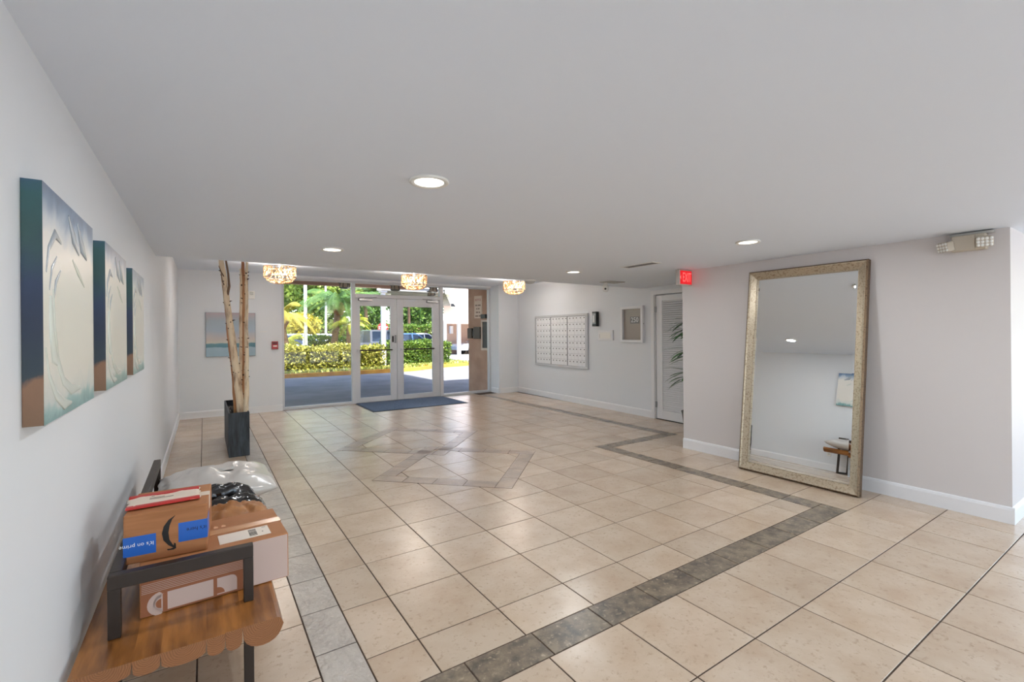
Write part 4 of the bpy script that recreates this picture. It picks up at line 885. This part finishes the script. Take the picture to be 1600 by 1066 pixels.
palm('tall leaning palm with a rusty skirt and long arching fronds', (4.95, 23.2, -.05), (5.35, 23.2, 2.95), .16, 30, 2.0, PGREEN, 3)
palm('small bright yellow-green palm right of the leaning palm', (5.65, 23.0, -.05), (5.78, 23.0, 1.95), .12, 16, 1.15, PYEL, 5, False)
palm('squat palm with golden fronds at the left jamb', (3.05, 22.6, -.05), (2.75, 22.6, 2.3), .20, 18, 1.5, PGOLD, 8)
palm('low feathery palm left of the white lamp pole', (3.35, 24.4, -.05), (3.15, 24.4, 1.1), .12, 14, 1.1, PYEL, 12, False)
palm('slim far palm seen through the left glass door', (11.9, 40.9, -.1), (11.6, 40.9, 4.6), .16, 18, 2.2, PGREEN, 14)
palm('slim far palm seen through the right glass door', (16.2, 42.6, -.1), (16.2, 42.6, 5.6), .14, 18, 2.0, PGREEN, 16)
palm('farthest slender palm at the right glass door edge', (19.6, 44, -.1), (19.7, 44, 5.6), .14, 18, 2.0, PGREEN, 18)
random.seed(99)
# background trees
TG = [leafmat('tree_green_a', [(46, 78, 34), (86, 120, 48), (126, 150, 70), (64, 98, 44)]), leafmat('tree_green_b', [(98, 128, 48), (150, 170, 72), (184, 196, 96), (120, 150, 58)]), leafmat('tree_yellow', [(170, 160, 52), (206, 186, 66), (150, 150, 56)])]
TB = mat('tree_bark', (110, 92, 76), .9, col2=(84, 70, 58), scale=8)
def tree(label, x, y, h, r, m, n, size=.34, low=.25):
    t = thing('broadleaf_tree', label, 'tree', (x, y, -.1), 'trees beyond the parking lot')
    g = MB().tube([(x, y, -.1), (x+.1, y, h*.4), (x, y, h*.75)], [.2, .16, .07], 8)
    for k in range(6): a = k*1.05; g.tube([(x+.08, y, h*.35), (x+r*.6*math.cos(a), y+r*.6*math.sin(a), h*(.5+.06*k))], [.08, .03], 6)
    obj('trunk', g, TB, t)
    cl = rng.normal(size=(22, 3)); cl /= np.linalg.norm(cl, axis=1)[:, None]; cl *= rng.uniform(.35, .95, (22, 1)); cc = np.array([x, y, h*(low+1)/2])+cl*np.array([r, r, h*(1-low)/2])
    p_ = cc[rng.integers(0, 22, n)]; q = rng.normal(size=(n, 3)); q /= np.linalg.norm(q, axis=1)[:, None]; p_ = p_+q*r*.42*rng.uniform(.7, 1.05, (n, 1))
    v, f = leaves(p_, size); leafmesh('crown', v, f, m, t)
for lb_, x_, y_, h_, r_, k_ in (('yellow-green tree at the far left behind the golden palm', 2.2, 50, 11, 2.9, 1), ('pale green tree behind the leaning palm', 10.6, 50, 11, 2.9, 1), ('dark green tree behind the stop sign', 19.0, 50, 11, 2.9, 0), ('leafy tree left of the pink building', 27.4, 50, 11, 2.9, 1),
        ('dark tree in the back row, leftmost', -2.0, 61, 15, 3.4, 0), ('tall green tree in the back row above the hedge', 7.6, 61, 16, 3.4, 1), ('deep green tree in the back row behind the pickup', 17.2, 61, 16, 3.4, 0), ('dark back row tree seen through the right door', 26.8, 61, 16, 3.4, 0), ('rightmost back row tree behind the pink building', 36.4, 61, 15, 3.4, 0),
        ('yellow flowering bush left of the palm trunk', 5.6, 33.4, 3.0, 1.1, 2), ('small yellow-green tree behind the silver car', 3.8, 37.4, 4.8, 1.6, 1)):
    tree(lb_, x_, y_, h_, r_, TG[k_], 15000 if h_ > 6 else 5000, .46 if h_ > 6 else .22, .06)
# posts, poles, stop sign
PW = mat('white_post_paint', (226, 222, 222), .6)
t = thing('canopy_post', 'square white post standing at the yellow curb', 'post', (6.66, 20.65, -.05)); obj('shaft', MB().bbox(-.09, .09, -.09, .09, 0, 3.5, .01), PW, t, False); obj('foot', MB().bbox(-.16, .16, -.16, .16, 0, .12, .01), PW, t, False); obj('cap', MB().bbox(-.15, .15, -.15, .15, 3.4, 3.5, .01), PW, t, False)
for x, y, r_, h_, lb_ in ((3.95, 23.6, .085, 5.2, 'white lamp pole left of the leaning palm'), (5.75, 28.0, .06, 6.0, 'thin white lamp pole behind the palm fronds')):
    t = thing('lamp_pole', lb_, 'pole', (x, y, -.1), 'white lamp poles'); obj('shaft', MB().tube([(0, 0, 0), (0, 0, h_)], [r_, r_*.8], 12), PW, t, False); obj('lamp_head', MB().bbox(-.12, .35, -.12, .12, h_, h_+.12, .02), PW, t, False); obj('foot', MB().cyl((0, 0, 0), (0, 0, .15), r_*1.8, None, 12), PW, t, False)
t = thing('stop_sign', 'small red stop sign beyond the pickup', 'sign', (10.35, 32.2, -.1)); obj('pole', MB().cyl((0, 0, 0), (0, 0, 2.3), .03, None, 8), STEEL, t, False)
oc = [(.38*math.cos(math.pi/8+k*math.pi/4), .38*math.sin(math.pi/8+k*math.pi/4)) for k in range(8)]
pl_ = obj('panel', MB().prism(oc, 0, .02).xf(Matrix.Translation((0, -.04, 2.05)) @ FX), mat('stop_red', (196, 36, 44), .5), t, False); text('stop_lettering', 'STOP', .27, Matrix.Translation((0, -.0615, 2.05)) @ FX, TEXTW, pl_, False, .001)
# covered walkway roof seen in the transom
t = thing('walkway_roof', 'pale grey ribbed walkway roof seen through the transom', 'roof', (9.5, 25, 3.45))
RF = mat('pale_roof', (226, 224, 220), .7)
obj('deck', MB().prism([(6.4, 20.4), (9.6, 20.4), (15.5, 31.0), (11.8, 31.0)], 3.60, 3.72), RF, t)
for k in range(9):
    f = k/8; a = Vector((6.45+(11.85-6.45)*f, 20.45+10.5*f)); obj('rib', MB().prism([(a.x, a.y), (a.x+3.1, a.y), (a.x+3.1, a.y+.14), (a.x, a.y+.14)], 3.44, 3.60), mat('dark_roof_rib', (150, 148, 146), .6), t)
obj('fascia', MB().prism([(9.55, 20.35), (9.7, 20.35), (15.6, 31.0), (15.45, 31.0)], 3.40, 3.85), RF, t); obj('fascia', MB().prism([(6.3, 20.35), (6.45, 20.35), (11.9, 31.0), (11.75, 31.0)], 3.42, 3.80), RF, t)
# neighbouring building
bl = thing('apartment_building', 'pale pink two-storey building with carports outside the right sidelight', 'building', (20, 33, -.1))
BPK = mat('pale_pink_stucco', (216, 194, 186), .85); BSH = mat('beige_stucco', (190, 160, 142), .85)
obj('upper_wall', MB().prism([(13.95, 30), (30, 30), (30, 33.6), (15.8, 33.6)], 2.38, 6.2), BPK, bl); obj('lower_wall', MB().prism([(15.6, 33.2), (30, 33.2), (30, 33.6), (15.8, 33.6)], -.1, 2.38), BSH, bl); obj('roof', MB().prism([(13.6, 29.7), (30.4, 29.7), (30.4, 33.8), (15.7, 33.8)], 6.2, 6.5), RF, bl); obj('beam', MB().box(13.9, 30, 29.95, 30.2, 2.20, 2.45), BPK, bl)
for x in (13.95, 15.05, 18.6, 22): obj('column', MB().bbox(x, x+.22, 30.0, 30.22, -.1, 2.38, .01), PW, bl)
for x in (14.45, 17.2, 20): 
    wv = obj('window', MB().box(x, x+.8, 29.95, 30.02, 3.35, 4.30), PW, bl); obj('pane', MB().box(x+.05, x+.37, 29.93, 29.96, 3.42, 4.23), mat('dark_pane', (70, 82, 96), .1), wv); obj('pane', MB().box(x+.43, x+.75, 29.93, 29.96, 3.42, 4.23), mat('pale_blind', (206, 216, 226), .4), wv)
obj('carport_lamp', MB().bbox(15.9, 16.15, 33.0, 33.2, 1.5, 2.1, .02), PW, bl)
struct('ground_walk', MB().box(12.6, 30, 22.6, 30.6, -.09, -.03), mat('pale_concrete', (214, 210, 204), .8), 'pale concrete apron before the pink building')
# vehicles
TYRE = mat('tyre_rubber', (28, 28, 30), .8); RIM = mat('wheel_rim', (170, 172, 176), .3, .8); CGL = mat('car_glass', (36, 48, 66), .08); HL = mat('headlamp', (226, 230, 236), .1); TLR = mat('tail_lamp', (178, 24, 26), .2)
def vehicle(name, label, M_, paint, prof, cab, wins, wheels, L, Wd):
    t = thing(name, label, 'car', M_, 'vehicles parked outside'); hw = Wd/2
    def ext(poly, y0, y1, ty0=0, ty1=0):
        n_ = len(poly); zs = [z for _, z in poly]; lo, hi = min(zs), max(zs)
        def yy(y, z, ty): f = (z-lo)/max(1e-6, hi-lo); return y-(ty*f if y > 0 else -ty*f)
        g_ = MB(); g_.add([(x, yy(y0, z, ty0), z) for x, z in poly]+[(x, yy(y1, z, ty1), z) for x, z in poly], [tuple(range(n_)), tuple(range(n_, 2*n_))[::-1]]+[(i, n_+i, n_+(i+1) % n_, (i+1) % n_) for i in range(n_)]); return g_
    obj('body', ext(prof, -hw, hw, .05, .05), paint, t, False); cb_ = obj('cabin', ext(cab, -hw+.06, hw-.06, .16, .16), paint, t, False)
    lo = min(z for _, z in cab); hi = max(z for _, z in cab)
    for wv in wins:
        for s_ in (-1, 1):
            g_ = MB(); vs = []
            for x, z in wv: f = (z-lo)/(hi-lo); vs.append((x, s_*(hw-.06-.16*f+.008), z))
            g_.add(vs, [tuple(range(len(vs))) if s_ < 0 else tuple(range(len(vs)))[::-1]]); obj('side_window', g_, CGL, cb_, False)
    xs = sorted(cab, key=lambda q: q[0]); fr = [q for q in cab if q[1] >= hi-.03]; fx = max(fr, key=lambda q: q[0]); bx_ = max([q for q in cab if q[1] <= lo+.03], key=lambda q: q[0])
    for (tp, bt_, s_) in ((fx, bx_, 1), (min(fr, key=lambda q: q[0]), min([q for q in cab if q[1] <= lo+.03], key=lambda q: q[0]), -1)):
        a_, b2 = Vector((bt_[0], 0, bt_[1])).lerp(Vector((tp[0], 0, tp[1])), .1), Vector((bt_[0], 0, bt_[1])).lerp(Vector((tp[0], 0, tp[1])), .92); o_ = .012*s_
        q = [(a_.x+o_, -hw+.16, a_.z+.008), (a_.x+o_, hw-.16, a_.z+.008), (b2.x+o_, hw-.27, b2.z+.008), (b2.x+o_, -hw+.27, b2.z+.008)]
        obj('windscreen' if s_ > 0 else 'rear_window', MB().add(q, [(0, 1, 2, 3) if s_ > 0 else (3, 2, 1, 0)]), CGL, cb_, False)
    for x, r_ in wheels:
        for s_ in (-1, 1):
            w_ = obj('wheel', MB().tube([(x, s_*(hw-.2), r_), (x, s_*(hw+.01), r_)], r_, 18), TYRE, t, False); obj('rim', MB().tube([(x, s_*(hw+.005), r_), (x, s_*(hw+.02), r_)], r_*.62, 14), RIM, w_, False)
    mx_, mn_ = max(x for x, _ in prof), min(x for x, _ in prof); zl = .72*max(z for _, z in prof)
    for s_ in (-1, 1):
        obj('headlamp', MB().bbox(mx_-.06, mx_+.015, s_*(hw-.42)-.16, s_*(hw-.42)+.16, zl-.08, zl+.06, .02), HL, t, False); obj('tail_lamp', MB().bbox(mn_-.015, mn_+.05, s_*(hw-.34)-.14, s_*(hw-.34)+.14, zl-.06, zl+.10, .02), TLR, t, False)
        obj('door_handle', MB().bbox(-.35, -.15, s_*(hw-.03)-.02, s_*(hw-.03)+.02, max(z for _, z in prof)*.86, max(z for _, z in prof)*.86+.035, .008), RIM, t, False)
    return t
def car_paint(n_, c_): return mat(n_, c_, .25, .25, coat=.8)
pk_prof = [(-2.85, .55), (-2.85, 1.12), (-.95, 1.12), (1.35, 1.12), (2.65, 1.02), (2.85, .85), (2.85, .45), (-2.7, .45)]
pk_cab = [(-1.0, 1.12), (1.25, 1.12), (.55, 1.80), (.3, 1.86), (-.85, 1.86), (-.98, 1.80)]
pk_win = [[(-.88, 1.18), (-.02, 1.18), (-.02, 1.76), (-.84, 1.76)], [(.06, 1.18), (1.02, 1.18), (.48, 1.72), (.06, 1.76)]]
sv_prof = [(-2.3, .5), (-2.3, .98), (-1.2, 1.02), (1.0, 1.0), (2.1, .9), (2.3, .72), (2.3, .4), (-2.2, .4)]
sv_cab = [(-2.2, .98), (1.1, 1.0), (.35, 1.58), (.1, 1.66), (-1.6, 1.66), (-1.95, 1.58)]
sv_win = [[(-1.95, 1.06), (-1.2, 1.06), (-1.2, 1.55), (-1.75, 1.52)], [(-1.1, 1.06), (-.2, 1.06), (-.2, 1.57), (-1.1, 1.57)], [(-.1, 1.06), (.85, 1.06), (.28, 1.53), (-.1, 1.57)]]
sd_prof = [(-2.3, .45), (-2.3, .92), (-1.4, .96), (.9, .92), (2.1, .80), (2.3, .62), (2.3, .35), (-2.2, .35)]
sd_cab = [(-1.75, .94), (1.05, .92), (.25, 1.38), (0, 1.43), (-.75, 1.42), (-1.0, 1.38)]
sd_win = [[(-1.45, 1.0), (-.5, 1.0), (-.5, 1.36), (-.95, 1.34)], [(-.4, 1.0), (.75, .99), (.15, 1.33), (-.4, 1.36)]]
def at(x, y, rz): return Matrix.Translation((x, y, -.09)) @ Matrix.Rotation(math.radians(rz), 4, 'Z')
vehicle('pickup_truck', 'grey pickup truck parked behind the glass doors', at(8.9, 28.0, 4), car_paint('grey_paint', (104, 108, 118)), pk_prof, pk_cab, pk_win, [(-1.85, .40), (1.85, .40)], 5.7, 1.95)
vehicle('suv', 'blue-grey sport utility car parked at the left, half behind the lamp pole', at(4.9, 30.5, 6), car_paint('silver_blue_paint', (176, 186, 200)), sv_prof, sv_cab, sv_win, [(-1.4, .36), (1.4, .36)], 4.6, 1.9)
vehicle('sedan', 'white sedan at the far left behind the hedge', at(2.9, 27.2, -4), car_paint('white_paint', (226, 226, 228)), sd_prof, sd_cab, sd_win, [(-1.4, .33), (1.4, .33)], 4.6, 1.8)
vehicle('suv', 'blue sport utility car right of the pickup', at(12.75, 33.4, 4), car_paint('blue_paint', (84, 118, 160)), sv_prof, sv_cab, sv_win, [(-1.4, .36), (1.4, .36)], 4.6, 1.9)
vehicle('van', 'far white jeep-like car behind the right door', at(15.0, 36.6, 5), car_paint('white_paint', (226, 226, 228)), sv_prof, sv_cab, sv_win, [(-1.4, .36), (1.4, .36)], 4.6, 1.9)
vehicle('sedan', 'white car parked in the carport of the pink building', at(18.1, 31.9, 180), car_paint('white_paint', (226, 226, 228)), sd_prof, sd_cab, sd_win, [(-1.4, .33), (1.4, .33)], 4.6, 1.8)
vehicle('suv', 'white work van behind the leaning palm trunk', at(7.6, 36.8, 2), car_paint('white_paint', (226, 226, 228)), sv_prof, sv_cab, sv_win, [(-1.4, .36), (1.4, .36)], 4.6, 1.9)
